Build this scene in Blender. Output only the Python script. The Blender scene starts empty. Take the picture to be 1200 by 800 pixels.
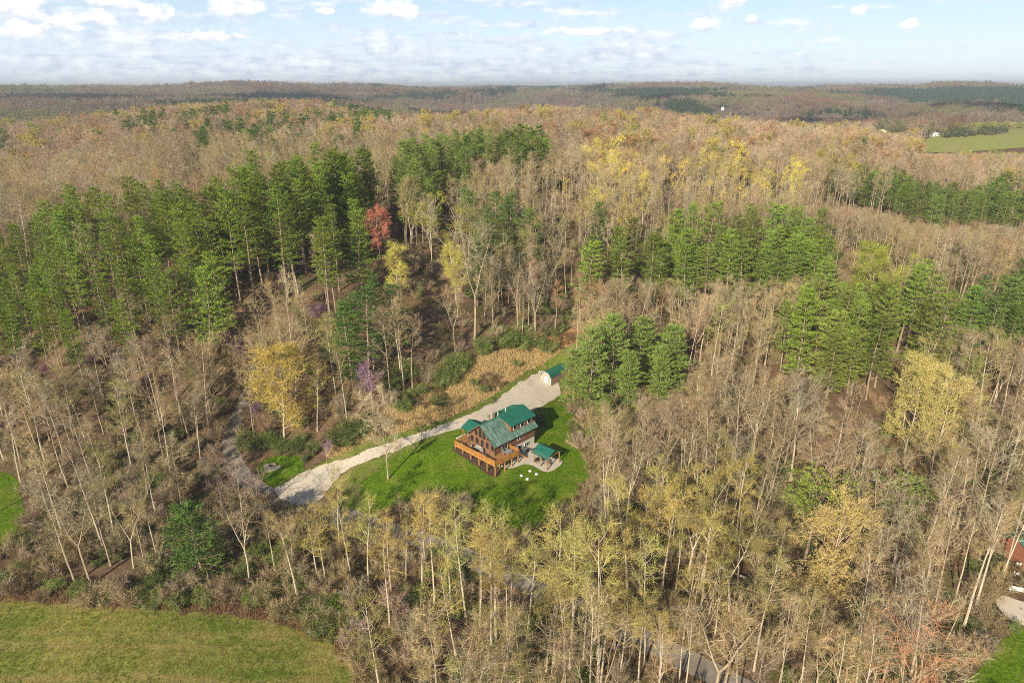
import bpy, bmesh, math, random
import numpy as np, time as _time
_t0 = _time.time()
def tick(s): print('TIME %s %.1f' % (s, _time.time() - _t0))
from mathutils import Vector, Matrix
from mathutils.geometry import delaunay_2d_cdt

PI = math.pi
SC = bpy.context.scene
COL = SC.collection

# ------------------------------------------------------------------ camera
CAM_H = 80.0
F_PX = 800.0                                   # focal length in pixels of a 1200 px wide frame (24 mm)
PITCH = math.radians(20.56)
cam_d = bpy.data.cameras.new('camera')
cam_d.lens = 24.0; cam_d.sensor_width = 36.0
cam_d.clip_start = 0.5; cam_d.clip_end = 90000
cam = bpy.data.objects.new('camera', cam_d)
COL.objects.link(cam)
cam.location = (0, 0, CAM_H)
cam.rotation_euler = (PI / 2 - PITCH, math.radians(0.0), 0)
SC.camera = cam

# ------------------------------------------------------------------ light
SUN_EL = math.radians(26)
SUN_DIR = Vector((-0.46, -0.89, 0)).normalized()          # towards the sun, on the ground plane
sun_d = bpy.data.lights.new('sun', 'SUN')
sun_d.energy = 5.0; sun_d.angle = math.radians(0.5); sun_d.color = (1.0, 0.88, 0.67)
sun = bpy.data.objects.new('sun', sun_d); COL.objects.link(sun)
to_sun = Vector((SUN_DIR.x * math.cos(SUN_EL), SUN_DIR.y * math.cos(SUN_EL), math.sin(SUN_EL)))
sun.rotation_euler = to_sun.to_track_quat('Z', 'Y').to_euler()
sun.location = (-60, -120, 160)

SC.view_settings.view_transform = 'Standard'
SC.view_settings.look = 'None'
SC.view_settings.exposure = 0.56
SC.view_settings.gamma = 1.0
SC.view_settings.use_curve_mapping = False
SC.render.engine = 'CYCLES'
cy = SC.cycles
cy.max_bounces = 5; cy.diffuse_bounces = 2; cy.glossy_bounces = 2
cy.transmission_bounces = 3; cy.volume_bounces = 1; cy.transparent_max_bounces = 4
cy.caustics_reflective = False; cy.caustics_refractive = False
cy.use_denoising = False; cy.filter_width = 1.0

# ------------------------------------------------------------------ node helpers
class NT:
    def __init__(self, tree):
        self.t = tree; self.n = tree.nodes; self.l = tree.links
    def node(self, typ, **kw):
        nd = self.n.new(typ)
        for k, v in kw.items(): setattr(nd, k, v)
        return nd
    def put(self, sock, v):
        if hasattr(v, 'is_linked') or isinstance(v, bpy.types.NodeSocket): self.l.new(v, sock)
        else: sock.default_value = v
    def math(self, op, a, b=0.0, c=0.0, clamp=False):
        nd = self.node('ShaderNodeMath', operation=op); nd.use_clamp = clamp
        self.put(nd.inputs[0], a); self.put(nd.inputs[1], b)
        if op in ('MULTIPLY_ADD', 'SMOOTH_MIN', 'SMOOTH_MAX'): self.put(nd.inputs[2], c)
        return nd.outputs[0]
    def mix(self, fac, a, b, blend='MIX'):
        nd = self.node('ShaderNodeMix', data_type='RGBA', blend_type=blend)
        self.put(nd.inputs['Factor'], fac)
        for s, v in ((nd.inputs[6], a), (nd.inputs[7], b)):
            self.put(s, v if not isinstance(v, tuple) or len(v) == 4 else (*v, 1.0))
        return nd.outputs[2]
    def rng(self, v, a, b, c=0.0, d=1.0, smooth=False):
        nd = self.node('ShaderNodeMapRange'); nd.clamp = True
        if smooth: nd.interpolation_type = 'SMOOTHSTEP'
        self.put(nd.inputs[0], v)
        for i, x in enumerate((a, b, c, d)): self.put(nd.inputs[i + 1], x)
        return nd.outputs[0]
    def noise(self, vec, scale, detail=3.0, rough=0.55, out=0, dist=0.0):
        nd = self.node('ShaderNodeTexNoise')
        if vec is not None: self.l.new(vec, nd.inputs['Vector'])
        nd.inputs['Scale'].default_value = scale; nd.inputs['Detail'].default_value = detail
        nd.inputs['Roughness'].default_value = rough; nd.inputs['Distortion'].default_value = dist
        return nd.outputs[out]
    def mapping(self, vec, scale=(1, 1, 1), rot=(0, 0, 0), loc=(0, 0, 0)):
        nd = self.node('ShaderNodeMapping')
        self.l.new(vec, nd.inputs['Vector'])
        nd.inputs['Scale'].default_value = scale; nd.inputs['Rotation'].default_value = rot
        nd.inputs['Location'].default_value = loc
        return nd.outputs[0]

def px_dir(px, py):
    x = (px - 600) / F_PX; y = -(py - 400) / F_PX
    c, s = math.cos(PITCH), math.sin(PITCH)
    d = np.array([x, c + y * s, -s + y * c]); return d / np.linalg.norm(d)

# ------------------------------------------------------------------ sky
world = bpy.data.worlds.new('World'); SC.world = world
world.use_nodes = True
w = NT(world.node_tree); w.n.clear()
sky = w.node('ShaderNodeTexSky', sky_type='NISHITA')
sky.sun_disc = False; sky.sun_elevation = SUN_EL
sky.sun_rotation = math.atan2(SUN_DIR.x, SUN_DIR.y)
sky.altitude = 300; sky.air_density = 1.0; sky.dust_density = 0.6; sky.ozone_density = 1.0
tc = w.node('ShaderNodeTexCoord')
sep = w.node('ShaderNodeSeparateXYZ'); w.l.new(tc.outputs['Generated'], sep.inputs[0])
X, Y, Z = sep.outputs
el = w.math('ARCSINE', Z); az = w.math('ARCTAN2', X, Y)
zz = w.math('ADD', w.math('MAXIMUM', Z, 0.0), 0.035)
pl = w.node('ShaderNodeCombineXYZ')
w.l.new(w.math('DIVIDE', X, zz), pl.inputs[0]); w.l.new(w.math('DIVIDE', Y, zz), pl.inputs[1])
ang = w.node('ShaderNodeCombineXYZ'); w.l.new(az, ang.inputs[0]); w.l.new(el, ang.inputs[1])
# broken layer cloud, thinning upwards and to the right of the view
layer = w.noise(pl.outputs[0], 0.42, 6.0, 0.62)
fine = w.noise(w.mapping(ang.outputs[0], (1, 1.8, 1)), 48.0, 5.0, 0.55)
streak = w.noise(w.mapping(ang.outputs[0], (1, 7.0, 1)), 9.0, 5.0, 0.58)
side = w.rng(az, 0.18, 0.55, 0.065, -0.09)
lay = w.math('ADD', w.math('MULTIPLY', layer, 0.35), w.math('MULTIPLY', streak, 0.65))
lay = w.math('ADD', lay, side)
lay = w.math('ADD', lay, w.rng(el, 0.02, 0.075, 0.02, -0.055))
lay = w.math('ADD', lay, w.rng(el, 0.10, 0.35, 0.0, -0.12))
lay_m = w.rng(lay, 0.46, 0.60, 0.0, 0.9, True)
col = w.mix(0.0, sky.outputs[0], (0, 0, 0))
# clear sky reads paler because of thin high haze
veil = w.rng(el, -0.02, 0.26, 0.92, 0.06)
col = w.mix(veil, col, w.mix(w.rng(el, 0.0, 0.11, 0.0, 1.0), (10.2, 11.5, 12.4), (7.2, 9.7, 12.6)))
lcol = w.mix(w.rng(w.math('ADD', w.math('MULTIPLY', streak, 0.5), w.math('MULTIPLY', fine, 0.5)), 0.40, 0.62), (6.0, 7.1, 9.1), (10.6, 11.0, 11.4))
col = w.mix(lay_m, col, lcol)
# cumulus: pixel centre, half width, half height
for (cx, cy_, hw, hh) in [(275, 10, 32, 12), (459, 13, 33, 12), (182, 18, 19, 11), (115, 24, 18, 11), (72, 29, 20, 10), (16, 14, 30, 20),
                          (133, 3, 26, 9), (853, 5, 19, 9), (828, 32, 17, 9), (882, 26, 12, 6), (1005, 14, 9, 6), (1065, 30, 8, 6),
                          (18, 38, 32, 10), (245, 43, 36, 6), (380, 14, 12, 4), (690, 38, 60, 5), (1180, -6, 60, 6), (30, -14, 60, 14), (1300, 20, 30, 12), (-60, 20, 40, 16)]:
    d = px_dir(cx, cy_); a0 = math.atan2(d[0], d[1]); e0 = math.asin(d[2])
    wa = 1.12 * hw / F_PX; we = 1.25 * hh / F_PX
    u = w.math('MULTIPLY', w.math('SUBTRACT', az, a0), 1 / wa)
    v = w.math('MULTIPLY', w.math('SUBTRACT', el, e0), 1 / we)
    vb = w.math('MULTIPLY', w.math('MINIMUM', v, 0.0), 0.5)          # flatter base
    v2 = w.math('ADD', v, vb)
    r2 = w.math('ADD', w.math('MULTIPLY', u, u), w.math('MULTIPLY', v2, v2))
    m = w.math('ADD', w.math('SUBTRACT', 0.85, r2), w.math('MULTIPLY', w.math('SUBTRACT', fine, 0.5), 2.6))
    m = w.rng(m, 0.0, 0.75, 0.0, 0.95, True)
    shade = w.rng(w.math('ADD', v, w.math('MULTIPLY', w.math('SUBTRACT', fine, 0.5), 2.5)), -0.9, 0.25)
    col = w.mix(m, col, w.mix(shade, (5.8, 6.6, 8.3), (12.2, 12.0, 11.8)))
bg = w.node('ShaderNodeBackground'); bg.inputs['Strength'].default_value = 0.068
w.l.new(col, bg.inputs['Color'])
wo = w.node('ShaderNodeOutputWorld'); w.l.new(bg.outputs[0], wo.inputs['Surface'])

# ------------------------------------------------------------------ numeric noise and terrain
def hash2(ix, iy, seed):
    h = (ix.astype(np.int64) * 374761393 + iy.astype(np.int64) * 668265263 + seed * 974634777) & 0xFFFFFFFF
    h = ((h ^ (h >> 13)) * 1274126177) & 0xFFFFFFFF
    return ((h ^ (h >> 16)) & 0xFFFFFF) / float(0xFFFFFF)
def vnoise(x, y, seed=0):
    x = np.asarray(x, float); y = np.asarray(y, float)
    ix = np.floor(x); iy = np.floor(y); fx = x - ix; fy = y - iy
    fx = fx * fx * fx * (fx * (fx * 6 - 15) + 10); fy = fy * fy * fy * (fy * (fy * 6 - 15) + 10)
    a = hash2(ix, iy, seed); b = hash2(ix + 1, iy, seed); c = hash2(ix, iy + 1, seed); d = hash2(ix + 1, iy + 1, seed)
    return (a + (b - a) * fx) * (1 - fy) + (c + (d - c) * fx) * fy
def fbm(x, y, seed=0, octv=4, gain=0.5):
    s = 0; a = 1; t = 0
    for k in range(octv):
        s = s + a * vnoise(x * 2 ** k + 17.3 * k, y * 2 ** k - 9.1 * k, seed + k); t += a; a *= gain
    return s / t
CP, SP = math.cos(PITCH), math.sin(PITCH)
def px_z(px, py, z):                                   # the point on a pixel's ray at height z
    x = (px - 600) / F_PX; y = -(py - 400) / F_PX
    dx, dy, dz = x, CP + y * SP, -SP + y * CP
    t = (z - CAM_H) / dz
    return (dx * t, dy * t, z)
def px_d(px, D, z):                                    # the point seen in column px at forward distance D and height z
    return ((px - 600) / F_PX * (D * CP + (CAM_H - z) * SP), D, z)
def project(P):
    P = np.atleast_2d(P); dz = P[:, 2] - CAM_H
    dep = P[:, 1] * CP - dz * SP; up = P[:, 1] * SP + dz * CP
    return np.stack([600 + F_PX * P[:, 0] / dep, 400 - F_PX * up / dep, dep], 1)

HO = np.array([-3.75, 133.75]); HA = math.radians(45.6)
def house_pt(u, v):                                    # house axes: u along the ridge away from the camera, v across to the left
    return (HO[0] + u * math.cos(HA) - v * math.sin(HA), HO[1] + u * math.sin(HA) + v * math.cos(HA))
ctl = [px_z(*p) for p in [
    (0, 800, -3), (200, 800, -3), (400, 800, -4), (600, 800, -5), (800, 800, -4), (1000, 800, -3), (1200, 800, -2),
    (0, 700, -2), (200, 700, -2), (400, 700, -3.5), (600, 690, -4), (800, 700, -3), (1000, 700, -2), (1200, 700, 0),
    (0, 600, 0), (150, 600, 0), (270, 590, -2), (330, 585, -2), (450, 615, -3), (560, 610, -1.8), (640, 615, -2), (760, 600, -1),
    (900, 600, -1), (1050, 600, 0), (1200, 600, 2),
    (0, 500, 5), (130, 500, 4), (270, 510, 1), (295, 465, 4), (400, 550, -0.5), (470, 525, 0.8), (530, 503, 2.0), (470, 550, -0.6),
    (600, 465, 2.4), (645, 445, 1.8), (690, 520, 0.4), (690, 480, 1), (560, 470, 3.6), (600, 430, 6.5), (680, 395, 9), (500, 440, 9),
    (430, 460, 9), (420, 510, 3.5), (820, 500, 1), (820, 430, 4), (760, 400, 7), (930, 500, 3), (1050, 500, 4), (1200, 500, 8),
    (290, 402, 17), (100, 440, 13), (0, 430, 12), (180, 400, 18), (420, 400, 17), (560, 380, 16), (660, 350, 15),
    (100, 330, 27), (250, 320, 29), (420, 290, 30), (560, 300, 26), (700, 300, 23), (850, 350, 14), (1000, 400, 12), (1150, 400, 14),
    (850, 280, 24), (1000, 300, 22), (1150, 290, 24)]]
ctl += [px_d(*p) for p in [
    (1000, 317, 27), (850, 317, 31), (850, 390, 33), (700, 363, 36), (600, 367, 40), (600, 520, 44), (600, 700, 30), (850, 640, 24), (850, 760, 10), (700, 560, 42), (850, 523, 38), (1000, 549, 27), (1000, 700, 12), (1035, 880, 18), (1000, 1000, 8), (850, 950, 6), (700, 950, 5), (550, 980, 6), (300, 1000, 8), (0, 950, 10),
    (1150, 400, 25), (1150, 500, 18), (1150, 600, 9), (1150, 700, 12), (1150, 800, 22), (1150, 903, 29), (1150, 1050, 36), (1250, 1100, 30), (50, 330, 29), (200, 343, 36), (100, 461, 37),
    (300, 482, 42), (100, 738, 23), (0, 700, 18), (200, 720, 30), (450, 600, 33), (250, 600, 45), (400, 600, 44), (400, 450, 40), (0, 400, 28), (280, 700, 42), (600, 850, 14), (750, 800, 16), (400, 850, 20),
    (-300, 300, 22), (-300, 600, 30), (1500, 300, 18), (1500, 600, 26), (-200, 130, 4), (1400, 130, 4), (-200, 60, -3), (1400, 60, -2), (600, 30, -5), (600, -60, -4)]]
ctl += [(*house_pt(u, v), z) for u, v, z in [(0, 0, -0.05), (13, -0.5, 0.25), (13, 9, 1.7), (0, 8.4, 1.45), (-3, 10.5, 1.4), (-3, -3, -0.35), (3, 12, 2.0), (8, 13, 2.2),
                                             (7, -5, -0.05), (7, -10, -0.45), (12, -9, -0.1), (-6, 4, 0.2)]]
ctl = np.array(ctl)
def tps_k(d2): return np.where(d2 > 0, 0.5 * d2 * np.log(np.maximum(d2, 1e-9)), 0.0)
_S = 100.0
_c = ctl[:, :2] / _S
_n = len(_c)
_K = tps_k(((_c[:, None] - _c[None]) ** 2).sum(-1)) + np.eye(_n) * 0.002
_P = np.hstack([np.ones((_n, 1)), _c])
_A = np.block([[_K, _P], [_P.T, np.zeros((3, 3))]])
_sol = np.linalg.solve(_A, np.concatenate([ctl[:, 2], np.zeros(3)]))
def near_z(x, y):
    q = np.stack([x, y], -1) / _S
    out = np.empty(len(q))
    for i in range(0, len(q), 20000):
        b = q[i:i + 20000]
        out[i:i + 20000] = tps_k(((b[:, None] - _c[None]) ** 2).sum(-1)) @ _sol[:_n] + _sol[_n] + b @ _sol[_n + 1:]
    return out
def sstep(a, b, v):
    t = np.clip((v - a) / (b - a), 0, 1); return t * t * (3 - 2 * t)
FAR_HILLS = [(290, 2300, 34, 260), (400, 2900, 22, 320), (830, 2700, 22, 380), (1000, 3000, 26, 420), (1110, 2600, 24, 330), (620, 3400, 12, 500), (60, 1900, 10, 300), (1200, 1500, 16, 180)]
def far_z(x, y):
    r = np.hypot(x, y)
    wx = x + 200 * (fbm(x / 900, y / 900, 5, 2) - .5); wy = y + 260 * (fbm(x / 900, y / 900, 9, 2) - .5)
    n = fbm(wx / 620, wy / 620, 21, 3, 0.45)
    base = 2 + 72 * sstep(0.30, 0.70, n)
    lim = 36 + 10 * sstep(1500, 4500, r) + 26 * sstep(5000, 9000, r)
    z = lim * (base / 74)
    z = z + (lim - z) * 0.55 * sstep(3500, 9000, r)
    for (hx, D, h, s) in FAR_HILLS:
        X0, Y0, _ = px_d(hx, D, 40)
        z = z + 0.85 * h * np.exp(-((x - X0) ** 2 + (y - Y0) ** 2) / (2 * s * s)) * (1 - 0.3 * z / 60)
    return z
def ground_z(x, y):
    x = np.atleast_1d(np.asarray(x, float)); y = np.atleast_1d(np.asarray(y, float))
    r = np.hypot(x * 0.8, y * 0.9)
    wgt = sstep(760, 1180, r)
    nz = np.zeros_like(x); m = wgt < 1
    if m.any(): nz[m] = np.clip(near_z(x[m], y[m]), -8, 60)
    return nz * (1 - wgt) + far_z(x, y) * wgt
def gz(x, y): return float(ground_z(x, y)[0])
def hit(px, py):                                       # where a pixel's ray meets the ground
    x = (px - 600) / F_PX; y = -(py - 400) / F_PX
    d = np.array([x, CP + y * SP, -SP + y * CP])
    t = np.concatenate([np.arange(40, 700, 2.0), np.arange(700, 4000, 10.0)])
    P = d[None] * t[:, None] + np.array([0, 0, CAM_H])
    below = P[:, 2] < ground_z(P[:, 0], P[:, 1])
    if not below.any(): return P[-1]
    i = int(np.argmax(below)); a, b = t[max(i - 1, 0)], t[i]
    for _ in range(12):
        m = (a + b) / 2; p = d * m + np.array([0, 0, CAM_H])
        if p[2] < gz(p[0], p[1]): b = m
        else: a = m
    p = d * b + np.array([0, 0, CAM_H]); p[2] = gz(p[0], p[1]); return p
def inside(poly, x, y):
    poly = np.asarray(poly); r = np.zeros(len(x), bool); n = len(poly)
    for i in range(n):
        x0, y0 = poly[i][:2]; x1, y1 = poly[(i + 1) % n][:2]
        c = ((y0 > y) != (y1 > y)) & (x < (x1 - x0) * (y - y0) / ((y1 - y0) if y1 != y0 else 1e-9) + x0)
        r ^= c
    return r

# ------------------------------------------------------------------ object helpers
def tag(o, label=None, cat=None, group=None, kind=None):
    if label: o['label'] = label
    if cat: o['category'] = cat
    if group: o['group'] = group
    if kind: o['kind'] = kind
    return o
def empty(name, loc, rz=0.0):
    o = bpy.data.objects.new(name, None); COL.objects.link(o)
    o.empty_display_size = 0.3; o.location = loc; o.rotation_euler = (0, 0, rz); return o
def copy_tree(o, parent=None):
    c = o.copy(); COL.objects.link(c); c.parent = parent
    for ch in o.children: copy_tree(ch, c)
    return c
class MB:
    """collects boxes, bars and faces that become one mesh"""
    def __init__(self): self.v = []; self.f = []; self.m = []
    def face(self, pts, mi=0):
        b = len(self.v); self.v += [tuple(p) for p in pts]; self.f.append(tuple(range(b, b + len(pts)))); self.m.append(mi)
    def box(self, x0, x1, y0, y1, z0, z1, mi=0):
        b = len(self.v)
        self.v += [(x, y, z) for z in (z0, z1) for y in (y0, y1) for x in (x0, x1)]
        for q in ((0, 2, 3, 1), (4, 5, 7, 6), (0, 1, 5, 4), (2, 6, 7, 3), (0, 4, 6, 2), (1, 3, 7, 5)):
            self.f.append(tuple(b + i for i in q)); self.m.append(mi)
        return self
    def slab(self, quad, t, mi=0):                     # a quad or polygon thickened downwards along its normal
        n = (Vector(quad[1]) - Vector(quad[0])).cross(Vector(quad[-1]) - Vector(quad[0])).normalized()
        if n.z < 0: n = -n
        lo = [tuple(Vector(p) - n * t) for p in quad]; k = len(quad); b = len(self.v)
        self.v += [tuple(p) for p in quad] + lo
        self.f.append(tuple(range(b, b + k))); self.f.append(tuple(range(b + 2 * k - 1, b + k - 1, -1)))
        self.m += [mi, mi]
        for i in range(k):
            j = (i + 1) % k; self.f.append((b + i, b + k + i, b + k + j, b + j)); self.m.append(mi)
        return self
    def bar(self, p, q, r, n=6, r2=None, mi=0):
        p = Vector(p); q = Vector(q); d = (q - p).normalized(); r2 = r if r2 is None else r2
        a = d.orthogonal().normalized(); c = d.cross(a); b = len(self.v)
        for o, rr in ((p, r), (q, r2)):
            for i in range(n):
                t = 2 * PI * i / n; self.v.append(tuple(o + (a * math.cos(t) + c * math.sin(t)) * rr))
        for i in range(n):
            j = (i + 1) % n; self.f.append((b + i, b + j, b + n + j, b + n + i)); self.m.append(mi)
        self.f.append(tuple(range(b + n - 1, b - 1, -1))); self.f.append(tuple(range(b + n, b + 2 * n))); self.m += [mi, mi]
        return self
    def build(self, name, mats, parent=None, bevel=0.0):
        me = bpy.data.meshes.new(name); me.from_pydata(self.v, [], self.f)
        mats = mats if isinstance(mats, (list, tuple)) else [mats]
        for m in mats: me.materials.append(m)
        if len(mats) > 1: me.polygons.foreach_set('material_index', self.m)
        bm = bmesh.new(); bm.from_mesh(me); bmesh.ops.recalc_face_normals(bm, faces=bm.faces)
        if bevel: bmesh.ops.bevel(bm, geom=list(bm.edges), offset=bevel, segments=1, affect='EDGES')
        bm.to_mesh(me); bm.free()
        o = bpy.data.objects.new(name, me); COL.objects.link(o); o.parent = parent
        return o

# ------------------------------------------------------------------ materials
MATS = {}
def mat(name):
    m = bpy.data.materials.new(name); m.use_nodes = True
    t = NT(m.node_tree); t.n.clear(); MATS[name] = m
    out = t.node('ShaderNodeOutputMaterial')
    return m, t, out
def surf(name, colour, rough=0.8, var=0.25, scale=3.0, bump=0.0, spec=0.3, metal=0.0, second=None, stretch=(1, 1, 1)):
    m, t, out = mat(name)
    co = t.node('ShaderNodeTexCoord').outputs['Object']
    if stretch != (1, 1, 1): co = t.mapping(co, stretch)
    n = t.noise(co, scale, 5.0, 0.6)
    c2 = second or tuple(c * (1 - var) for c in colour); c1 = tuple(min(1, c * (1 + var * 0.6)) for c in colour)
    c = t.mix(t.rng(n, 0.3, 0.7), c2, c1)
    p = t.node('ShaderNodeBsdfPrincipled')
    t.l.new(c, p.inputs['Base Color']); p.inputs['Roughness'].default_value = rough
    p.inputs['Specular IOR Level'].default_value = spec; p.inputs['Metallic'].default_value = metal
    if bump:
        b = t.node('ShaderNodeBump'); b.inputs['Strength'].default_value = bump; b.inputs['Distance'].default_value = 0.05
        t.l.new(t.noise(co, scale * 6, 3.0), b.inputs['Height']); t.l.new(b.outputs[0], p.inputs['Normal'])
    t.l.new(p.outputs[0], out.inputs['Surface'])
    return m
def plant_mat(name, default, trans=0.3, tinted=True, var=0.35, nscale=0.55):
    m, t, out = mat(name)
    if tinted:
        a = t.node('ShaderNodeAttribute', attribute_type='INSTANCER', attribute_name='tint').outputs['Color']
    else:
        r = t.node('ShaderNodeRGB'); r.outputs[0].default_value = (*default, 1); a = r.outputs[0]
    co = t.node('ShaderNodeTexCoord').outputs['Object']
    n = t.noise(co, nscale, 3.0, 0.7)
    k = t.rng(n, 0.25, 0.75, 1 - var, 1 + var)
    kk = t.node('ShaderNodeCombineColor')
    for i in range(3): t.l.new(k, kk.inputs[i])
    c = t.mix(1.0, a, kk.outputs[0], 'MULTIPLY')
    d = t.node('ShaderNodeBsdfDiffuse'); t.l.new(c, d.inputs['Color'])
    if trans:
        tr = t.node('ShaderNodeBsdfTranslucent'); t.l.new(c, tr.inputs['Color'])
        mx = t.node('ShaderNodeMixShader'); mx.inputs[0].default_value = trans
        t.l.new(d.outputs[0], mx.inputs[1]); t.l.new(tr.outputs[0], mx.inputs[2]); t.l.new(mx.outputs[0], out.inputs['Surface'])
    else: t.l.new(d.outputs[0], out.inputs['Surface'])
    return m
M_TWIG = plant_mat('twigs', (.3, .23, .16), 0.15)
M_LEAF = plant_mat('young_leaves', (.4, .35, .1), 0.35)
M_NEEDLE = plant_mat('pine_needles', (.08, .15, .03), 0.15, True, 0.40, 0.9)
def bark_mat(name, c1, c2, c3):
    m, t, out = mat(name)
    co = t.node('ShaderNodeTexCoord').outputs['Object']
    n = t.noise(t.mapping(co, (1, 1, 0.25)), 2.2, 4.0, 0.65)
    r = t.node('ShaderNodeObjectInfo').outputs['Random']
    c = t.mix(t.rng(n, 0.3, 0.7), c2, c1); c = t.mix(t.math('MULTIPLY', r, 0.65), c, c3)
    d = t.node('ShaderNodeBsdfDiffuse'); t.l.new(c, d.inputs['Color']); t.l.new(d.outputs[0], out.inputs['Surface'])
    return m
M_BARK = bark_mat('grey_bark', (.56, .465, .34), (.30, .235, .165), (.33, .25, .175))
M_PALE = bark_mat('pale_bark', (.68, .60, .47), (.42, .34, .25), (.50, .41, .30))
M_PBARK = bark_mat('pine_bark', (.42, .33, .25), (.22, .16, .12), (.32, .24, .18))

# ground: leaf litter with greening patches; beyond the built woods it carries the colours of the far forest
m, t, out = mat('forest_floor')
geo = t.node('ShaderNodeNewGeometry').outputs['Position']
n1 = t.noise(geo, 0.045, 5.0, 0.6); n2 = t.noise(geo, 0.9, 4.0, 0.65); n3 = t.noise(geo, 0.13, 4.0, 0.6)
c = t.mix(t.rng(n2, 0.3, 0.7), (.085, .055, .034), (.20, .135, .085))
c = t.mix(t.math('MULTIPLY', t.rng(n3, 0.50, 0.66), 0.75), c, (.085, .105, .03))
c = t.mix(t.math('MULTIPLY', t.rng(n1, 0.5, 0.7), 0.35), c, (.20, .12, .07))
f1 = t.noise(geo, 0.0045, 6.0, 0.65); f2 = t.noise(geo, 0.03, 5.0, 0.75); f3 = t.noise(geo, 0.0016, 3.0, 0.5)
fc = t.mix(t.rng(f2, 0.35, 0.65), (.085, .07, .05), (.21, .155, .105))
fc = t.mix(t.math('MULTIPLY', t.rng(f1, 0.56, 0.66), 0.8), fc, (.045, .065, .035))
fc = t.mix(t.math('MULTIPLY', t.rng(f3, 0.55, 0.68), 0.35), fc, (.19, .17, .07))
cd = t.node('ShaderNodeVectorMath', operation='LENGTH'); t.l.new(geo, cd.inputs[0])
c = t.mix(t.rng(cd.outputs['Value'], 900, 1600), c, fc)
d = t.node('ShaderNodeBsdfDiffuse'); t.l.new(c, d.inputs['Color'])
bp = t.node('ShaderNodeBump'); bp.inputs['Strength'].default_value = 0.6; bp.inputs['Distance'].default_value = 0.25
t.l.new(n2, bp.inputs['Height']); t.l.new(bp.outputs[0], d.inputs['Normal'])
t.l.new(d.outputs[0], out.inputs['Surface']); M_FLOOR = m

def grass_mat(name, a, b, c_, mow=None, patch=0.12, bump=0.5, pa=0.5, pb=0.68, fine=2.2):
    m, t, out = mat(name)
    geo = t.node('ShaderNodeNewGeometry').outputs['Position']
    n1 = t.noise(geo, patch, 5.0, 0.6); n2 = t.noise(geo, fine, 4.0, 0.7); n3 = t.noise(geo, 0.35, 4.0, 0.6)
    c = t.mix(t.rng(n1, pa, pb), t.mix(t.rng(n2, 0.36, 0.64), a, b), t.mix(t.rng(n2, 0.36, 0.64), tuple(x * .6 for x in c_), tuple(x * 1.25 for x in c_)))
    c = t.mix(t.math('MULTIPLY', t.rng(n3, 0.45, 0.7), 0.4), c, tuple(x * 0.62 for x in a))
    if mow:                                            # faint mowing lines: noise drawn out along the rows
        st = t.noise(t.mapping(geo, (0.012, 0.45, 1), (0, 0, mow[0])), 1.0, 4.0, 0.6)
        st2 = t.noise(t.mapping(geo, (0.05, 1.6, 1), (0, 0, mow[0])), 1.0, 3.0, 0.6)
        c = t.mix(t.math('MULTIPLY', t.rng(st, 0.45, 0.62), mow[2]), c, mow[3])
        c = t.mix(t.math('MULTIPLY', t.rng(st2, 0.5, 0.66), 0.35), c, (.11, .13, .03))
    d = t.node('ShaderNodeBsdfDiffuse'); t.l.new(c, d.inputs['Color'])
    bp = t.node('ShaderNodeBump'); bp.inputs['Strength'].default_value = bump; bp.inputs['Distance'].default_value = 0.2
    t.l.new(n2, bp.inputs['Height']); t.l.new(bp.outputs[0], d.inputs['Normal'])
    t.l.new(d.outputs[0], out.inputs['Surface']); return m
M_LAWN = grass_mat('lawn_grass', (.050, .112, .008), (.155, .235, .017), (.21, .235, .04), None, 0.16, 0.9, 0.50, 0.72)
M_FIELD = grass_mat('field_grass', (.12, .14, .024), (.31, .30, .075), (.10, .17, .022), (math.radians(8), 0.22, 0.5, (.36, .26, .11)), 0.035, 0.9, 0.46, 0.62, 0.9)
M_FARFIELD = grass_mat('meadow_green', (.22, .25, .06), (.34, .34, .10), (.40, .32, .16), None, 0.02, 0.2)
M_MEADOW = grass_mat('dry_meadow', (.22, .15, .075), (.42, .31, .16), (.15, .11, .05), None, 0.12, 0.8, 0.55, 0.7, 1.4)
M_VERGE = grass_mat('verge_grass', (.09, .14, .022), (.20, .22, .05), (.26, .22, .09), None, 0.2, 0.5)
M_CLAY = surf('bare_clay', (.36, .19, .10), 0.95, 0.4, 0.8, 0.5)
m, t, out = mat('pale_gravel')
geo = t.node('ShaderNodeNewGeometry').outputs['Position']
n1 = t.noise(geo, 0.16, 5.0, 0.65); n2 = t.noise(geo, 3.5, 4.0, 0.75); n3 = t.noise(geo, 0.5, 4.0, 0.6)
c = t.mix(t.rng(n2, 0.3, 0.7), (.46, .40, .33), (.66, .585, .48))
c = t.mix(t.math('MULTIPLY', t.rng(n3, 0.55, 0.72), 0.5), c, (.36, .28, .20))
c = t.mix(t.math('MULTIPLY', t.rng(n1, 0.52, 0.70), 0.5), c, (.44, .35, .25))
p = t.node('ShaderNodeBsdfDiffuse'); t.l.new(c, p.inputs['Color'])
bp = t.node('ShaderNodeBump'); bp.inputs['Strength'].default_value = 0.5; bp.inputs['Distance'].default_value = 0.06
t.l.new(n2, bp.inputs['Height']); t.l.new(bp.outputs[0], p.inputs['Normal'])
t.l.new(p.outputs[0], out.inputs['Surface']); M_GRAVEL = m
M_ROAD = surf('old_asphalt', (.25, .22, .185), 0.9, 0.3, 0.35, 0.3, second=(.16, .135, .11))
M_CONC = surf('concrete', (.50, .45, .38), 0.9, 0.15, 0.7, 0.2)
M_MULCH = surf('dark_mulch', (.10, .06, .04), 0.95, 0.4, 2.0, 0.6)

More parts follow.
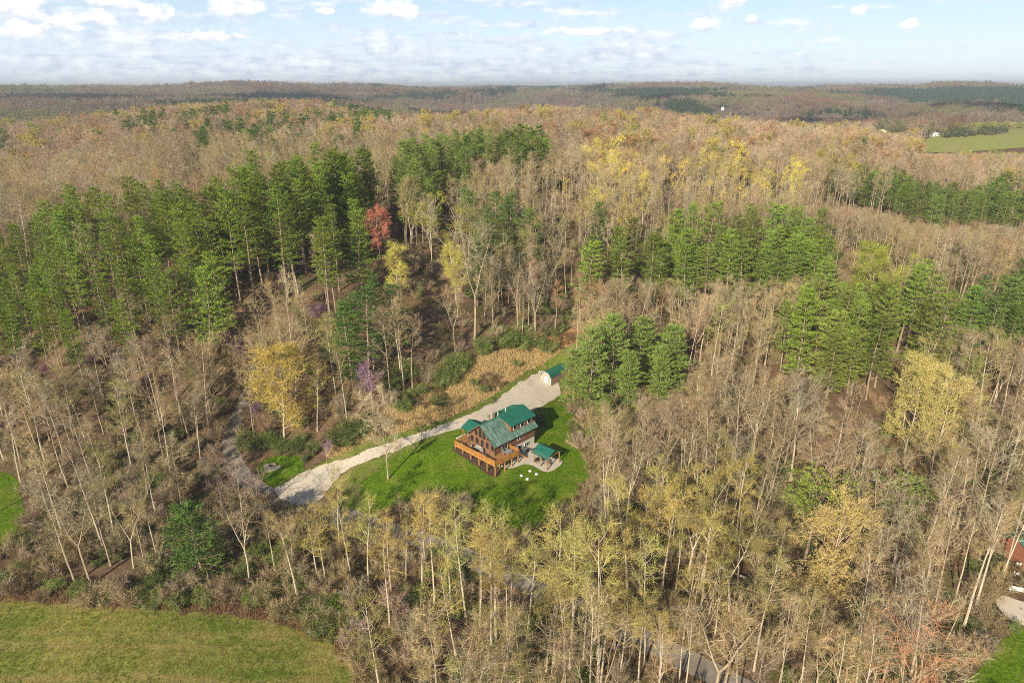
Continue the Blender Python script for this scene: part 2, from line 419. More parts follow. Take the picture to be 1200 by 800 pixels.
# ------------------------------------------------------------------ ground sheet
def axis(lo0, hi0, step, lo1, hi1, g):
    a = list(np.arange(lo0, hi0 + 0.01, step)); s = step; v = a[-1]
    while v < hi1: s = min(s * g, 900); v += s; a.append(v)
    s = step; v = a[0]; pre = []
    while v > lo1: s = min(s * g, 900); v -= s; pre.append(v)
    return np.array(pre[::-1] + a)
gx = axis(-190, 190, 2.0, -19000, 19000, 1.07)
gy = axis(40, 320, 2.0, -1500, 20000, 1.055)
GX, GY = np.meshgrid(gx, gy)
GZ = ground_z(GX.ravel(), GY.ravel())
rr = np.hypot(GX.ravel(), GY.ravel())
me = bpy.data.meshes.new('ground')
nv = np.stack([GX.ravel(), GY.ravel(), GZ], 1)
nx, ny = len(gx), len(gy)
ii = (np.arange(ny - 1)[:, None] * nx + np.arange(nx - 1)[None]).ravel()
me.from_pydata(nv.tolist(), [], np.stack([ii, ii + 1, ii + nx + 1, ii + nx], 1).tolist())
me.polygons.foreach_set('use_smooth', np.ones(len(me.polygons), bool))
me.materials.append(M_FLOOR)
ground = bpy.data.objects.new('ground', me); COL.objects.link(ground)
tag(ground, 'rolling hillside ground under brown leaf litter', None, None, 'structure')

def smooth_loop(pts, closed=True, step=1.2):
    pts = np.asarray(pts, float); n = len(pts); out = []
    for i in range(n if closed else n - 1):
        p0, p1, p2, p3 = (pts[(i + k - 1) % n] if closed else pts[min(max(i + k - 1, 0), n - 1)] for k in range(4))
        k = max(2, int(np.linalg.norm(p2 - p1) / step))
        for t in np.arange(k) / k:
            out.append(0.5 * (2 * p1 + (p2 - p0) * t + (2 * p0 - 5 * p1 + 4 * p2 - p3) * t * t + (3 * p1 - p0 - 3 * p2 + p3) * t ** 3))
    if not closed: out.append(pts[-1])
    return np.array(out)
def drape(name, loop, material, off, label, res=2.0, ragged=0.0, seed=1, skirt=True):
    rng = np.random.default_rng(seed)
    loop = np.asarray(loop)[:, :2].copy()
    if ragged: loop += rng.normal(0, ragged, loop.shape)
    lo, hi = loop.min(0), loop.max(0)
    xs, ys = np.meshgrid(np.arange(lo[0], hi[0], res), np.arange(lo[1], hi[1], res)); q = np.stack([xs.ravel(), ys.ravel()], 1)
    q = q[inside(loop, q[:, 0], q[:, 1])]
    dist = np.sqrt(((q[:, None] - loop[None]) ** 2).sum(-1)).min(1) if len(q) else np.zeros(0)
    q = q[dist > res * 0.45]
    vs = [Vector(p) for p in loop] + [Vector(p) for p in q]; n = len(loop)
    r = delaunay_2d_cdt(vs, [(i, (i + 1) % n) for i in range(n)], [], 1, 1e-4)
    v2 = np.array([tuple(p) for p in r[0]]); z = ground_z(v2[:, 0], v2[:, 1]) + off
    me = bpy.data.meshes.new(name); me.from_pydata(np.column_stack([v2, z]).tolist(), [], [tuple(f) for f in r[2]])
    me.polygons.foreach_set('use_smooth', np.ones(len(me.polygons), bool))
    me.materials.append(material)
    o = bpy.data.objects.new(name, me); COL.objects.link(o)
    for p in me.polygons:
        if p.normal.z < 0: me.flip_normals()
        break
    return tag(o, label, None, None, 'structure')
def hits(pp): return np.array([hit(*p)[:2] for p in pp])
def ribbon(pts, w0, w1=None):
    c = smooth_loop(pts, False, 2.0); d = np.gradient(c, axis=0); d /= np.linalg.norm(d, axis=1)[:, None]
    nrm = np.stack([-d[:, 1], d[:, 0]], 1); ww = np.linspace(w0, w1 or w0, len(c))[:, None] / 2
    return np.vstack([c + nrm * ww, (c - nrm * ww)[::-1]])

PX_FIELD = [(-60, 704), (60, 707), (150, 712), (230, 716), (290, 724), (345, 735), (385, 752), (410, 775), (420, 815), (420, 860), (-120, 860)]
PX_SIDELAWN = [(-60, 548), (10, 556), (24, 575), (26, 605), (8, 635), (-40, 655)]
PX_LAWN = [(424, 570), (446, 546), (482, 528), (530, 507), (560, 502), (600, 505), (640, 500), (628, 482), (652, 470), (672, 486), (668, 512), (692, 542), (688, 562), (668, 590), (645, 612), (618, 622), (570, 607), (520, 590), (470, 592), (432, 594)]
PX_MEADOW = [(385, 542), (395, 515), (430, 495), (470, 470), (505, 448), (545, 425), (590, 410), (640, 400), (676, 388), (690, 398), (668, 418), (650, 428), (625, 440), (600, 462), (560, 484), (520, 499), (460, 518), (420, 532)]
PX_DRIVE = [(322, 576), (345, 560), (375, 547), (410, 536), (470, 515), (525, 496), (560, 481), (592, 462), (612, 446), (632, 436), (644, 437), (652, 447), (657, 461), (645, 471), (632, 478), (615, 487), (590, 498), (560, 502), (530, 505), (480, 522), (435, 539), (405, 552), (388, 570), (372, 588), (345, 592)]
PX_ROAD_UP = [(302, 425), (294, 450), (286, 475), (273, 500), (270, 525), (283, 555), (312, 578), (345, 590)]
PX_ROAD_DOWN = [(345, 590), (410, 606), (462, 622), (540, 650), (620, 686), (720, 732), (790, 766), (860, 802), (930, 840)]
PX_RLAWN = [(1140, 812), (1150, 780), (1172, 752), (1200, 735), (1260, 720), (1300, 830)]
PX_RGRAVEL = [(1168, 698), (1182, 699), (1200, 705), (1260, 712), (1260, 748), (1200, 733), (1180, 722), (1168, 710)]
PX_CLAY = [(668, 385), (640, 396), (648, 404), (672, 402), (684, 392)]
PX_CLAY2 = [(658, 458), (670, 456), (674, 466), (664, 470)]
L_FIELD = smooth_loop(hits(PX_FIELD)); L_SIDE = smooth_loop(hits(PX_SIDELAWN)); L_LAWN = smooth_loop(hits(PX_LAWN))
L_MEADOW = smooth_loop(hits(PX_MEADOW)); L_DRIVE = smooth_loop(hits(PX_DRIVE))
L_RLAWN = smooth_loop(hits(PX_RLAWN)); L_RGRAV = smooth_loop(hits(PX_RGRAVEL)); L_CLAY = smooth_loop(hits(PX_CLAY)); L_CLAY2 = smooth_loop(hits(PX_CLAY2))
C_UP = hits(PX_ROAD_UP); C_DOWN = hits(PX_ROAD_DOWN)
L_UP = ribbon(C_UP, 3.0, 4.2); L_DOWN = ribbon(C_DOWN, 4.3, 4.3)
cent = L_DRIVE.mean(0)
L_VERGE = smooth_loop(hits([(330, 566), (410, 526), (470, 506), (525, 489), (560, 474), (592, 453), (625, 431), (668, 405), (690, 398), (668, 422), (660, 440), (664, 462), (640, 480), (560, 506), (430, 549), (395, 580)]))
drape('field', L_FIELD, M_FIELD, 0.05, 'wide mown pasture striped green and straw below the woods', 2.0, 0.25, 2)
tag(drape('side_lawn', L_SIDE, M_LAWN, 0.05, 'patch of green lawn at the left edge behind the twin pale trees', 2.0, 0.15, 3))
drape('dry_meadow', L_MEADOW, M_MEADOW, 0.05, 'tan dry grass bank above the gravel driveway', 2.0, 0.35, 4)
drape('verge', L_VERGE, M_VERGE, 0.075, 'thin green grass verge along the gravel driveway', 2.0, 0.12, 5)
L_ROUGH = smooth_loop(hits([(390, 572), (405, 556), (432, 545), (478, 530), (486, 560), (470, 594), (430, 600), (396, 594)]))
drape('verge', L_ROUGH, M_VERGE, 0.085, 'yellowish rough grass between the lone lawn tree and the driveway mouth', 2.0, 0.3, 16)
drape('lawn', L_LAWN, M_LAWN, 0.10, 'bright green lawn round the log house', 2.0, 0.3, 6)
L_PADLAWN = smooth_loop(hits([(300, 548), (318, 536), (345, 534), (358, 545), (345, 560), (322, 572), (305, 562)]))
drape('lawn', L_PADLAWN, M_LAWN, 0.06, 'small rough lawn round the stone pad beside the lane', 2.0, 0.2, 15)
drape('road', L_UP, M_ROAD, 0.10, 'narrow grey lane climbing into the pine woods', 2.0, 0.05, 8)
drape('road', L_DOWN, M_ROAD, 0.125, 'grey asphalt lane running behind the budding trees below the lawn', 2.0, 0.05, 7)
drape('driveway', L_DRIVE, M_GRAVEL, 0.16, 'pale gravel driveway widening behind the log house', 2.0, 0.16, 9)
drape('lawn', L_RLAWN, M_LAWN, 0.05, 'green lawn in the lower right corner by the far cabin', 2.0, 0.1, 10)
drape('driveway', L_RGRAV, M_GRAVEL, 0.08, 'tan gravel turning area in front of the red cabin', 2.0, 0.08, 11)
drape('bare_ground', L_CLAY, M_CLAY, 0.10, 'patch of bare orange clay at the top of the dry meadow', 2.0, 0.3, 12)
drape('bare_ground', L_CLAY2, M_CLAY, 0.20, 'small orange clay patch beside the gravel turnaround', 2.0, 0.15, 13)
FARF = smooth_loop(np.array([px_d(1070, 760, 0)[:2], px_d(1100, 880, 0)[:2], px_d(1130, 1010, 0)[:2], px_d(1300, 1060, 0)[:2], px_d(1300, 760, 0)[:2], px_d(1180, 735, 0)[:2]]), True, 15)
drape('pasture', FARF, M_FARFIELD, 0.4, 'sunlit green pasture on the far right hilltop', 12.0, 1.0, 14)

tick('house')
# ------------------------------------------------------------------ log house
def metal_roof(name, a, b, rough=0.38):
    m, t, out = mat(name)
    co = t.node('ShaderNodeTexCoord').outputs['Object']
    n = t.noise(t.mapping(co, (3.2, 0.5, 0.5)), 1.0, 3.0, 0.6); n2 = t.noise(co, 0.8, 4.0, 0.6)
    c = t.mix(t.rng(n, 0.35, 0.68), a, b); c = t.mix(t.math('MULTIPLY', t.rng(n2, 0.5, 0.75), 0.3), c, tuple(x * 0.7 for x in a))
    p = t.node('ShaderNodeBsdfPrincipled'); t.l.new(c, p.inputs['Base Color'])
    p.inputs['Roughness'].default_value = rough; p.inputs['Specular IOR Level'].default_value = 0.4
    t.l.new(p.outputs[0], out.inputs['Surface']); return m
M_ROOF = metal_roof('green_metal_roof', (.014, .112, .080), (.026, .170, .122), 0.45)
M_STREAKROOF = metal_roof('streaked_green_roof', (.05, .14, .105), (.24, .33, .28))  # paler streaks down the slope, mixed into the green
M_LOG = surf('brown_logs', (.23, .115, .065), 0.7, 0.35, 1.2, 0.3, stretch=(1, 1, 6))
M_TRIM = surf('dark_trim', (.09, .05, .032), 0.7, 0.2)
M_DECK = surf('stained_deck', (.50, .235, .065), 0.6, 0.35, 1.6, 0.15)
M_POST = surf('deck_posts', (.42, .235, .10), 0.7, 0.3, 1.5)
M_BOARD = surf('deck_boards', (.36, .19, .085), 0.75, 0.3, 1.3)
M_WHITE = surf('white_paint', (.74, .73, .70), 0.6, 0.08)
M_BASE = surf('pale_block', (.62, .58, .52), 0.85, 0.12, 0.8, 0.2)
M_GREY = surf('grey_metal', (.30, .31, .32), 0.5, 0.15)
M_DARK = surf('black_metal', (.03, .03, .032), 0.5, 0.2)
M_WICKER = surf('dark_wicker', (.09, .075, .065), 0.8, 0.3, 6.0)
M_CUSH = surf('pale_cushion', (.40, .37, .33), 0.9, 0.1)
M_RED = surf('red_cushion', (.55, .09, .07), 0.85, 0.15)
M_STONE = surf('chimney_stone', (.36, .27, .21), 0.9, 0.4, 2.5, 0.5)
m, t, out = mat('window_glass')
p = t.node('ShaderNodeBsdfPrincipled'); p.inputs['Base Color'].default_value = (.02, .025, .03, 1); p.inputs['Roughness'].default_value = 0.08
t.l.new(p.outputs[0], out.inputs['Surface']); M_GLASS = m

HZ = 0.0
house = empty('log_house', (HO[0], HO[1], HZ), HA)
tag(house, 'brown log house with green metal roof and wraparound wooden deck', 'house')
LU, LV = 13.0, 8.4                       # along the ridge, across the gable
FZ, TZ, RZ = 2.6, 5.55, 9.05             # main floor, eaves, ridge
def roof_z(v): return TZ + (RZ - TZ) * (v / (LV / 2) if v <= LV / 2 else (LV - v) / (LV / 2))
# basement, then log courses with recessed joints between them
MB().box(0.05, LU - 0.05, 0.05, LV - 0.05, -2.0, FZ - 0.02).build('basement_wall', M_BASE, house)
courses = MB(); core = MB()
core.box(0.09, LU - 0.09, 0.09, LV - 0.09, FZ, TZ)
b = len(core.v)
for x in (0.09, LU - 0.09):
    core.face([(x, 0.12, TZ - 0.01), (x, LV - 0.12, TZ - 0.01), (x, LV / 2, RZ - 0.16)])
z = FZ
while z < RZ - 0.4:
    z1 = z + 0.235
    if z1 <= TZ + 0.01:
        a0, a1 = 0.0, LV
        courses.box(0, 0.18, a0, a1, z, z1); courses.box(LU - 0.18, LU, a0, a1, z, z1)
        courses.box(0.18, LU - 0.18, 0, 0.18, z, z1); courses.box(0.18, LU - 0.18, LV - 0.18, LV, z, z1)
    else:
        e = (z1 - TZ) / (RZ - TZ) * LV / 2 + 0.1
        if LV - 2 * e > 0.3:
            courses.box(0, 0.18, e, LV - e, z, z1); courses.box(LU - 0.18, LU, e, LV - e, z, z1)
    z += 0.26
core.build('wall_core', M_TRIM, house)
courses.build('log_wall', M_LOG, house)
for x in (-0.06, LU - 0.2):
    for y in (-0.06, LV - 0.2): MB().box(x, x + 0.26, y, y + 0.26, FZ, TZ).build('corner_post', M_TRIM, house)
# roofs
OV0, OV1, OE = -0.75, LU + 0.5, 0.6
def roof_slope(name, quad, material, nrib, t=0.14):
    mb = MB().slab(quad, t)
    o = mb.build(name, material, house)
    a, b_, c_, d_ = (Vector(q) for q in quad)           # a-b along the ridge, d-c along the eave
    n = (b_ - a).cross(d_ - a).normalized(); n = n if n.z > 0 else -n
    rib = MB()
    along = (b_ - a).normalized()
    for i in range(nrib + 1):
        f = i / nrib; p = a.lerp(b_, f); q = d_.lerp(c_, f); hw = along * 0.03
        rib.slab([tuple(p - hw + n * 0.07), tuple(p + hw + n * 0.07), tuple(q + hw + n * 0.07), tuple(q - hw + n * 0.07)], 0.068)
    rib.build('roof_seam', material, o)
    return o
ez = roof_z(-OE) if False else TZ - (RZ - TZ) / (LV / 2) * OE
roof_slope('roof', [(OV0, LV / 2, RZ), (OV1, LV / 2, RZ), (OV1, -OE, ez), (OV0, -OE, ez)], M_STREAKROOF, 22)
roof_slope('roof', [(OV0, LV / 2 + .002, RZ), (OV1, LV / 2 + .002, RZ), (OV1, LV + OE, ez), (OV0, LV + OE, ez)], M_STREAKROOF, 22)
cap = MB(); cap.slab([(OV0 - .02, LV / 2 - .22, RZ - .10), (OV1 + .02, LV / 2 - .22, RZ - .10), (OV1 + .02, LV / 2, RZ + .09), (OV0 - .02, LV / 2, RZ + .09)], 0.05)
cap.slab([(OV0 - .02, LV / 2 + .001, RZ + .09), (OV1 + .02, LV / 2 + .001, RZ + .09), (OV1 + .02, LV / 2 + .22, RZ - .10), (OV0 - .02, LV / 2 + .22, RZ - .10)], 0.05)
cap.build('ridge_cap', M_ROOF, house)
# barge boards at the gables
for x in (OV0 - 0.05, OV1 + 0.003):
    bb = MB()
    for s in (0, 1):
        y0, y1 = (-OE, LV / 2) if s == 0 else (LV / 2, LV + OE)
        za, zb = (ez, RZ) if s == 0 else (RZ, ez)
        for xx in (x,):
            bb.face([(xx, y0, za - .02), (xx, y1, zb - .02), (xx, y1, zb - .30), (xx, y0, za - .30)])
            bb.face([(xx + .045, y0, za - .02), (xx + .045, y1, zb - .02), (xx + .045, y1, zb - .30), (xx + .045, y0, za - .30)])
            bb.face([(xx, y0, za - .30), (xx + .045, y0, za - .30), (xx + .045, y1, zb - .30), (xx, y1, zb - .30)])
            bb.face([(xx, y0, za - .02), (xx + .045, y0, za - .02), (xx + .045, y0, za - .30), (xx, y0, za - .30)])
    bb.build('barge_board', M_TRIM, house)
def window(parent, axis_, pos, c0, c1, z0, z1, frame=M_TRIM, depth=0.05, top=None, name='window', bars=0):
    """a window on the plane axis_=pos; outwards is the side the depth points to"""
    fr = MB(); pn = MB(); s = 0.07
    def q(a, b_, d0): return (pos + d0, a, b_) if axis_ == 'x' else (a, pos + d0, b_)
    def bx(mb, a0, a1, b0, b1, d0, d1):
        if axis_ == 'x': mb.box(min(pos + d0, pos + d1), max(pos + d0, pos + d1), a0, a1, b0, b1)
        else: mb.box(a0, a1, min(pos + d0, pos + d1), max(pos + d0, pos + d1), b0, b1)
    bx(fr, c0 - s, c0, z0 - s, z1 + s, 0.003, depth); bx(fr, c1, c1 + s, z0 - s, z1 + s, 0.003, depth)
    bx(fr, c0, c1, z0 - s, z0, 0.003, depth); bx(fr, c0, c1, z1, z1 + s, 0.003, depth)
    for k in range(bars):
        a = c0 + (c1 - c0) * (k + 1) / (bars + 1); bx(fr, a - .02, a + .02, z0, z1, 0.003, depth * 0.9)
    o = fr.build(name, frame, parent)
    bx(pn, c0, c1, z0, z1, 0.004, depth * 0.45)
    pn.build('pane', M_GLASS, o)
    return o
for k in range(5):
    c = 7.55 - k * 1.68
    window(house, 'x', 0.0, c - 0.36, c + 0.36, FZ + 0.95, FZ + 2.25, depth=-0.06)
window(house, 'x', 0.0, 5.75, 6.45, TZ + 0.10, TZ + 1.25, depth=-0.06)
window(house, 'x', 0.0, 4.40, 5.15, TZ - 0.10, TZ + 2.15, depth=-0.06)
window(house, 'x', 0.0, 3.20, 3.95, TZ - 0.10, TZ + 1.95, depth=-0.06)
window(house, 'x', 0.0, 1.95, 2.60, TZ + 0.10, TZ + 1.05, depth=-0.06)
window(house, 'y', 0.0, 7.2, 7.8, FZ + 1.1, FZ + 2.0, M_WHITE, -0.06)
window(house, 'y', 0.0, 8.0, 8.6, FZ + 1.1, FZ + 2.0, M_WHITE, -0.06)
window(house, 'y', 0.0, 2.2, 3.9, FZ + 0.1, FZ + 2.15, M_WHITE, -0.06, name='glass_door', bars=1)
window(house, 'y', 0.05, 9.6, 11.0, 1.0, 1.95, M_WHITE, -0.09, bars=1)
window(house, 'y', 0.05, 7.4, 8.3, 0.12, 2.1, M_WHITE, -0.09, name='door')
window(house, 'y', 0.05, 5.4, 6.6, 1.0, 1.95, M_WHITE, -0.09, bars=1)
# shed dormers on both slopes
DX0, DX1 = 5.6, LU + 0.02
for side in (0, 1):
    sg = 1 if side == 0 else -1
    Y = (lambda y: y) if side == 0 else (lambda y: LV - y)
    wy = 0.55; zt = 7.62; zb = roof_z(wy) - 0.1
    dw = MB()
    y0, y1 = sorted((Y(wy), Y(wy + 0.15))); dw.box(DX0, DX1, y0, y1, zb, zt)
    dwo = dw.build('dormer_wall', M_LOG, house)
    for x in (DX0, DX1 - 0.12):
        ck = MB()
        tri = [(x, Y(wy + .16), roof_z(wy + .16)), (x, Y(wy + .16), zt), (x, Y(LV / 2 - .05), RZ - 0.12)]
        tr2 = [(x + .12, p[1], p[2]) for p in tri]
        ck.face(tri); ck.face(tr2)
        for i in range(3): ck.face([tri[i], tri[(i + 1) % 3], tr2[(i + 1) % 3], tr2[i]])
        ck.build('dormer_cheek', M_LOG, house)
    for k in range(3):
        cx = DX0 + 1.35 + k * 2.35
        window(dwo, 'y', Y(wy), cx - 0.55, cx + 0.55, zb + 0.45, zt - 0.16, M_WHITE, -0.07 * sg)
    roof_slope('dormer_roof', [(DX0 - .25, Y(LV / 2 - .02), RZ + .14), (OV1 + .02, Y(LV / 2 - .02), RZ + .14), (OV1 + .02, Y(0.22), zt + .03), (DX0 - .25, Y(0.22), zt + .03)], M_ROOF, 14)
ch = MB().box(4.3, 5.1, 5.2, 6.0, roof_z(5.6) - 0.8, RZ + 0.75).build('chimney', M_STONE, house)
MB().box(4.22, 5.18, 5.12, 6.08, RZ + 0.752, RZ + 0.88).build('chimney_cap', M_CONC, ch)
for (x, y) in ((8.2, 4.9), (5.4, 4.55)):
    MB().bar((x, y, RZ - .2), (x, y, RZ + .75), 0.09, 8).bar((x, y, RZ + .752), (x, y, RZ + .9), 0.16, 8, 0.05).build('vent_pipe', M_WHITE, house)
# entrance porch on the far side
pv0, pv1, pu0, pur, pu1 = LV + 0.05, 12.4, 0.85, 3.5, 6.15
pez, prz = 4.75, 6.0
roof_slope('porch_roof', [(pur, pv0, prz), (pur, pv1, prz), (pu0, pv1, pez), (pu0, pv0, pez)], M_ROOF, 7)
roof_slope('porch_roof', [(pur + .002, pv0, prz), (pur + .002, pv1, prz), (pu1, pv1, pez), (pu1, pv0, pez)], M_ROOF, 7)
for x in (pu0 + .35, pur, pu1 - .35):
    MB().box(x - .09, x + .09, pv1 - .5, pv1 - .32, 1.6, (pez + .15 if x != pur else prz - .2)).build('porch_post', M_POST, house)
MB().box(pu0 + .2, pu1 - .2, pv1 - .5, pv1 - .32, pez - .12, pez + .02).build('porch_beam', M_POST, house)
MB().box(pu0 - .8, pu1 + .4, LV + 0.01, pv1 + .9, 0.5, 2.12).build('porch_slab', M_CONC, house)
# deck
deck = empty('deck', (0, 0, 0)); deck.parent = house
DK = [(-2.9, -3.0), (-2.9, 10.5), (1.2, 10.5), (1.2, LV + .02), (-0.02, LV + .02), (-0.02, -0.02), (4.6, -0.02), (4.6, -3.0)]
fl = MB()
y = -3.0
while y < 10.5 - 0.01:
    x1 = 4.6 if y < -0.1 else (-0.08 if y < LV else 1.2)
    fl.box(-2.9, x1, y, y + 0.27, FZ - 0.08, FZ); y += 0.285
fl.build('floor_board', M_BOARD, deck)
fa = MB()
def deck_edge(p, q): return (np.array(p, float), np.array(q, float))
EDGES = [deck_edge((1.2, 10.5), (-2.9, 10.5)), deck_edge((-2.9, 10.5), (-2.9, -3.0)), deck_edge((-2.9, -3.0), (4.6, -3.0)), deck_edge((4.6, -3.0), (4.6, -0.1))]
rails = MB(); bal = MB()
for p, q in EDGES:
    L = np.linalg.norm(q - p); d = (q - p) / L; n = np.array([-d[1], d[0]]) * 0.05
    def strip(mb, s0, s1, z0, z1, th=0.05):
        a = p + d * s0; b_ = p + d * s1; o = np.array([-d[1], d[0]]) * th
        x0, x1 = sorted((a[0] + o[0] * -1, b_[0] + o[0])); y0, y1 = sorted((a[1] - o[1], b_[1] + o[1]))
        if x1 - x0 < 0.02: x0 -= th; x1 += th
        if y1 - y0 < 0.02: y0 -= th; y1 += th
        mb.box(x0, x1, y0, y1, z0, z1)
    strip(fa, 0.02, L - 0.02, FZ - 0.36, FZ - 0.085, 0.04)
    strip(rails, 0.03, L - 0.03, FZ + 0.94, FZ + 1.02, 0.075)
    strip(rails, 0.03, L - 0.03, FZ + 0.10, FZ + 0.19, 0.04)
    s = 0.12
    while s < L - 0.1: strip(bal, s, s + 0.09, FZ + 0.195, FZ + 0.935, 0.02); s += 0.15
    k = max(1, int(round(L / 1.7)))
    for i in range(k + 1):
        c = p + d * L * i / k
        MB().box(c[0] - .07, c[0] + .07, c[1] - .07, c[1] + .07, FZ - 0.3, FZ + 1.1).build('rail_post', M_DECK, deck)
fa.build('fascia', M_DECK, deck); rails.build('railing', M_DECK, deck); bal.build('baluster', M_DECK, deck)
def local_ground(u, v):
    p = house_pt(u, v); return gz(*p) - HZ
for (u, v) in [(-2.75, 10.3), (-2.75, 7.7), (-2.75, 5.0), (-2.75, 2.3), (-2.75, -0.3), (-2.75, -2.85), (0.2, -2.85), (2.4, -2.85), (4.45, -2.85), (4.45, -.4), (-0.3, -2.0)]:
    MB().box(u - .11, u + .11, v - .11, v + .11, local_ground(u, v) - 0.4, FZ - 0.085).build('deck_post', M_POST, deck)
# stair down to the patio
st = MB()
for k in range(11):
    u0 = 4.7 + k * 0.27; zt_ = FZ - 0.2 - k * 0.22
    st.box(u0, u0 + 0.27, -2.9, -1.9, zt_ - 0.06, zt_)
st.build('stair_tread', M_DECK, deck)
for y in (-2.95, -1.87):
    MB().slab([(4.65, y, FZ - .05), (7.7, y, 0.2), (7.7, y + .05, 0.2), (4.65, y + .05, FZ - .05)], 0.28).build('stair_stringer', M_DECK, deck)
mulch_loop = [house_pt(u, v) for u, v in [(-3.4, 10.8), (-3.5, 4), (-3.4, -2.5), (-1.5, -3.2), (0.0, -1.0), (0, 4), (0, 9.5), (-1, 10.9)]]
drape('planting_bed', smooth_loop(np.array(mulch_loop), True, 1.0), M_MULCH, 0.17, 'dark mulched bed under the raised deck', 1.0, 0.04, 21)
patio_loop = [house_pt(u, v) for u, v in [(1.2, -0.0), (13, -0.0), (13.1, -1.2), (10.8, -2.8), (11.6, -4.6), (11.9, -9.6), (6.6, -9.9), (6.0, -6.0), (5.0, -4.2), (2.0, -3.4), (0.6, -1.8)]]
drape('patio', smooth_loop(np.array(patio_loop), True, 0.8), M_CONC, 0.21, 'pale concrete patio curving from the house to the pavilion', 1.0, 0.0, 22)

def in_house(name, u, v, z, rz=0.0):
    p = house_pt(u, v); return empty(name, (p[0], p[1], HZ + z), HA + rz)
def on_ground(name, u, v, rz=0.0, off=0.21):
    p = house_pt(u, v); return empty(name, (p[0], p[1], gz(*p) + off), HA + rz)
# pavilion
pav = in_house('pavilion', 9.1, -7.3, 0); pz = gz(*house_pt(9.1, -7.3)) + 0.2; pav.location.z = pz
tag(pav, 'open timber pavilion with green gable roof at the patio end', 'pavilion')
PU, PVv = 2.55, 2.35; PE, PR = 2.75, 4.05
house_keep = house
def roof_on(parent, name, quad, material, nrib, t=0.1):
    global house
    house = parent; o = roof_slope(name, quad, material, nrib, t); house = house_keep; return o
roof_on(pav, 'roof', [(0, -PVv, PR), (0, PVv, PR), (-PU, PVv, PE), (-PU, -PVv, PE)], M_ROOF, 9)
roof_on(pav, 'roof', [(.002, -PVv, PR), (.002, PVv, PR), (PU, PVv, PE), (PU, -PVv, PE)], M_ROOF, 9)
for x in (-2.05, 2.05):
    for y in (-2.0, 0.0, 2.0):
        MB().box(x - .1, x + .1, y - .1, y + .1, -0.3, PE + .12).build('post', M_POST, pav)
    MB().box(x - .08, x + .08, -2.25, 2.25, PE + .125, PE + .26).build('beam', M_POST, pav)
for y in (-2.0, 2.0):
    MB().box(-1.96, 1.96, y - .07, y + .07, PE + .0, PE + .15).box(-.08, .08, y - .07, y + .07, PE + .155, PR - .12).build('truss', M_POST, pav)

def chair(label, u, v, z, rz, seat_m, frame_m, onto='deck'):
    r = in_house('deck_chair', u, v, z, rz) if onto == 'deck' else on_ground('deck_chair', u, v, rz)
    tag(r, label, 'chair')
    MB().box(-.3, .3, -.3, .3, .38, .47).build('seat', seat_m, r, 0.015)
    MB().slab([(-.3, .3, 1.0), (.3, .3, 1.0), (.3, .22, .48), (-.3, .22, .48)], .07).build('backrest', seat_m, r)
    for x in (-.3, .26):
        for y in (-.28, .24): MB().box(x, x + .05, y, y + .05, 0, .378).build('leg', frame_m, r)
    for x in (-.36, .30): MB().box(x, x + .06, -.28, .28, .62, .66).build('armrest', frame_m, r)
    return r
def sofa(label, u, v, rz):
    r = in_house('outdoor_sofa', u, v, FZ, rz); tag(r, label, 'sofa')
    MB().box(-1.0, 1.0, -.4, .4, .08, .34).build('base', M_WICKER, r)
    MB().box(-1.0, 1.0, .30, .44, .345, .85).build('backrest', M_WICKER, r)
    for x in (-1.12, 1.0): MB().box(x, x + .115, -.4, .44, .08, .62).build('armrest', M_WICKER, r)
    for x in (-.95, .02): MB().box(x, x + .92, -.38, .28, .345, .50).build('cushion', M_CUSH, r, 0.02)
    for x in (-.95, .02): MB().box(x, x + .92, .14, .28, .505, .86).build('cushion', M_CUSH, r, 0.02)
    return r
def table(label, u, v, z, rz, w_, d_, h, top, onto='deck', name='patio_table'):
    r = in_house(name, u, v, z, rz) if onto == 'deck' else on_ground(name, u, v, rz)
    tag(r, label, 'table')
    MB().box(-w_, w_, -d_, d_, h - .05, h).build('table_top', top, r, 0.01)
    for x in (-w_ + .05, w_ - .11):
        for y in (-d_ + .05, d_ - .11): MB().box(x, x + .06, y, y + .06, 0, h - .052).build('leg', M_DARK, r)
    return r
sofa('dark wicker sofa with pale cushions against the gable wall', -0.62, 4.9, math.radians(-90))
table('low dark table in front of the wicker sofa', -1.55, 4.9, FZ, math.radians(90), .5, .3, .42, M_DARK)
chair('dark wicker armchair with pale cushion left of the sofa', -1.2, 6.6, FZ, math.radians(200), M_CUSH, M_WICKER)
chair('dark wicker armchair with pale cushion right of the sofa', -1.2, 3.0, FZ, math.radians(-20), M_CUSH, M_WICKER)
chair('red cushioned chair at the front deck railing', -2.2, 2.3, FZ, math.radians(100), M_RED, M_WHITE)
chair('white chair next to the red one at the deck railing', -2.2, 1.2, FZ, math.radians(95), M_CUSH, M_WHITE)
chair('white chair at the far left stretch of the deck railing', -2.2, 8.2, FZ, math.radians(80), M_CUSH, M_WHITE)
table('long grey dining table on the side deck', 2.6, -1.6, FZ, 0, 1.0, .5, .74, M_GREY)
for i, (u, v, a, wh) in enumerate([(1.9, -2.45, 180, 'railing side of the dining table, nearer the gable'), (3.2, -2.45, 180, 'railing side of the dining table, nearer the stair'), (1.9, -.75, 0, 'wall side of the dining table, nearer the gable'), (3.2, -.75, 0, 'wall side of the dining table, nearer the stair')]):
    chair('grey dining chair on the ' + wh, u, v, FZ, math.radians(a), M_GREY, M_GREY)
table('small table under the green pavilion roof', 8.9, -7.5, 0, 0, .7, .45, .74, M_GREY, 'ground')
chair('pale chair under the pavilion facing the table', 8.9, -8.4, 0, math.radians(180), M_CUSH, M_DARK, 'ground')
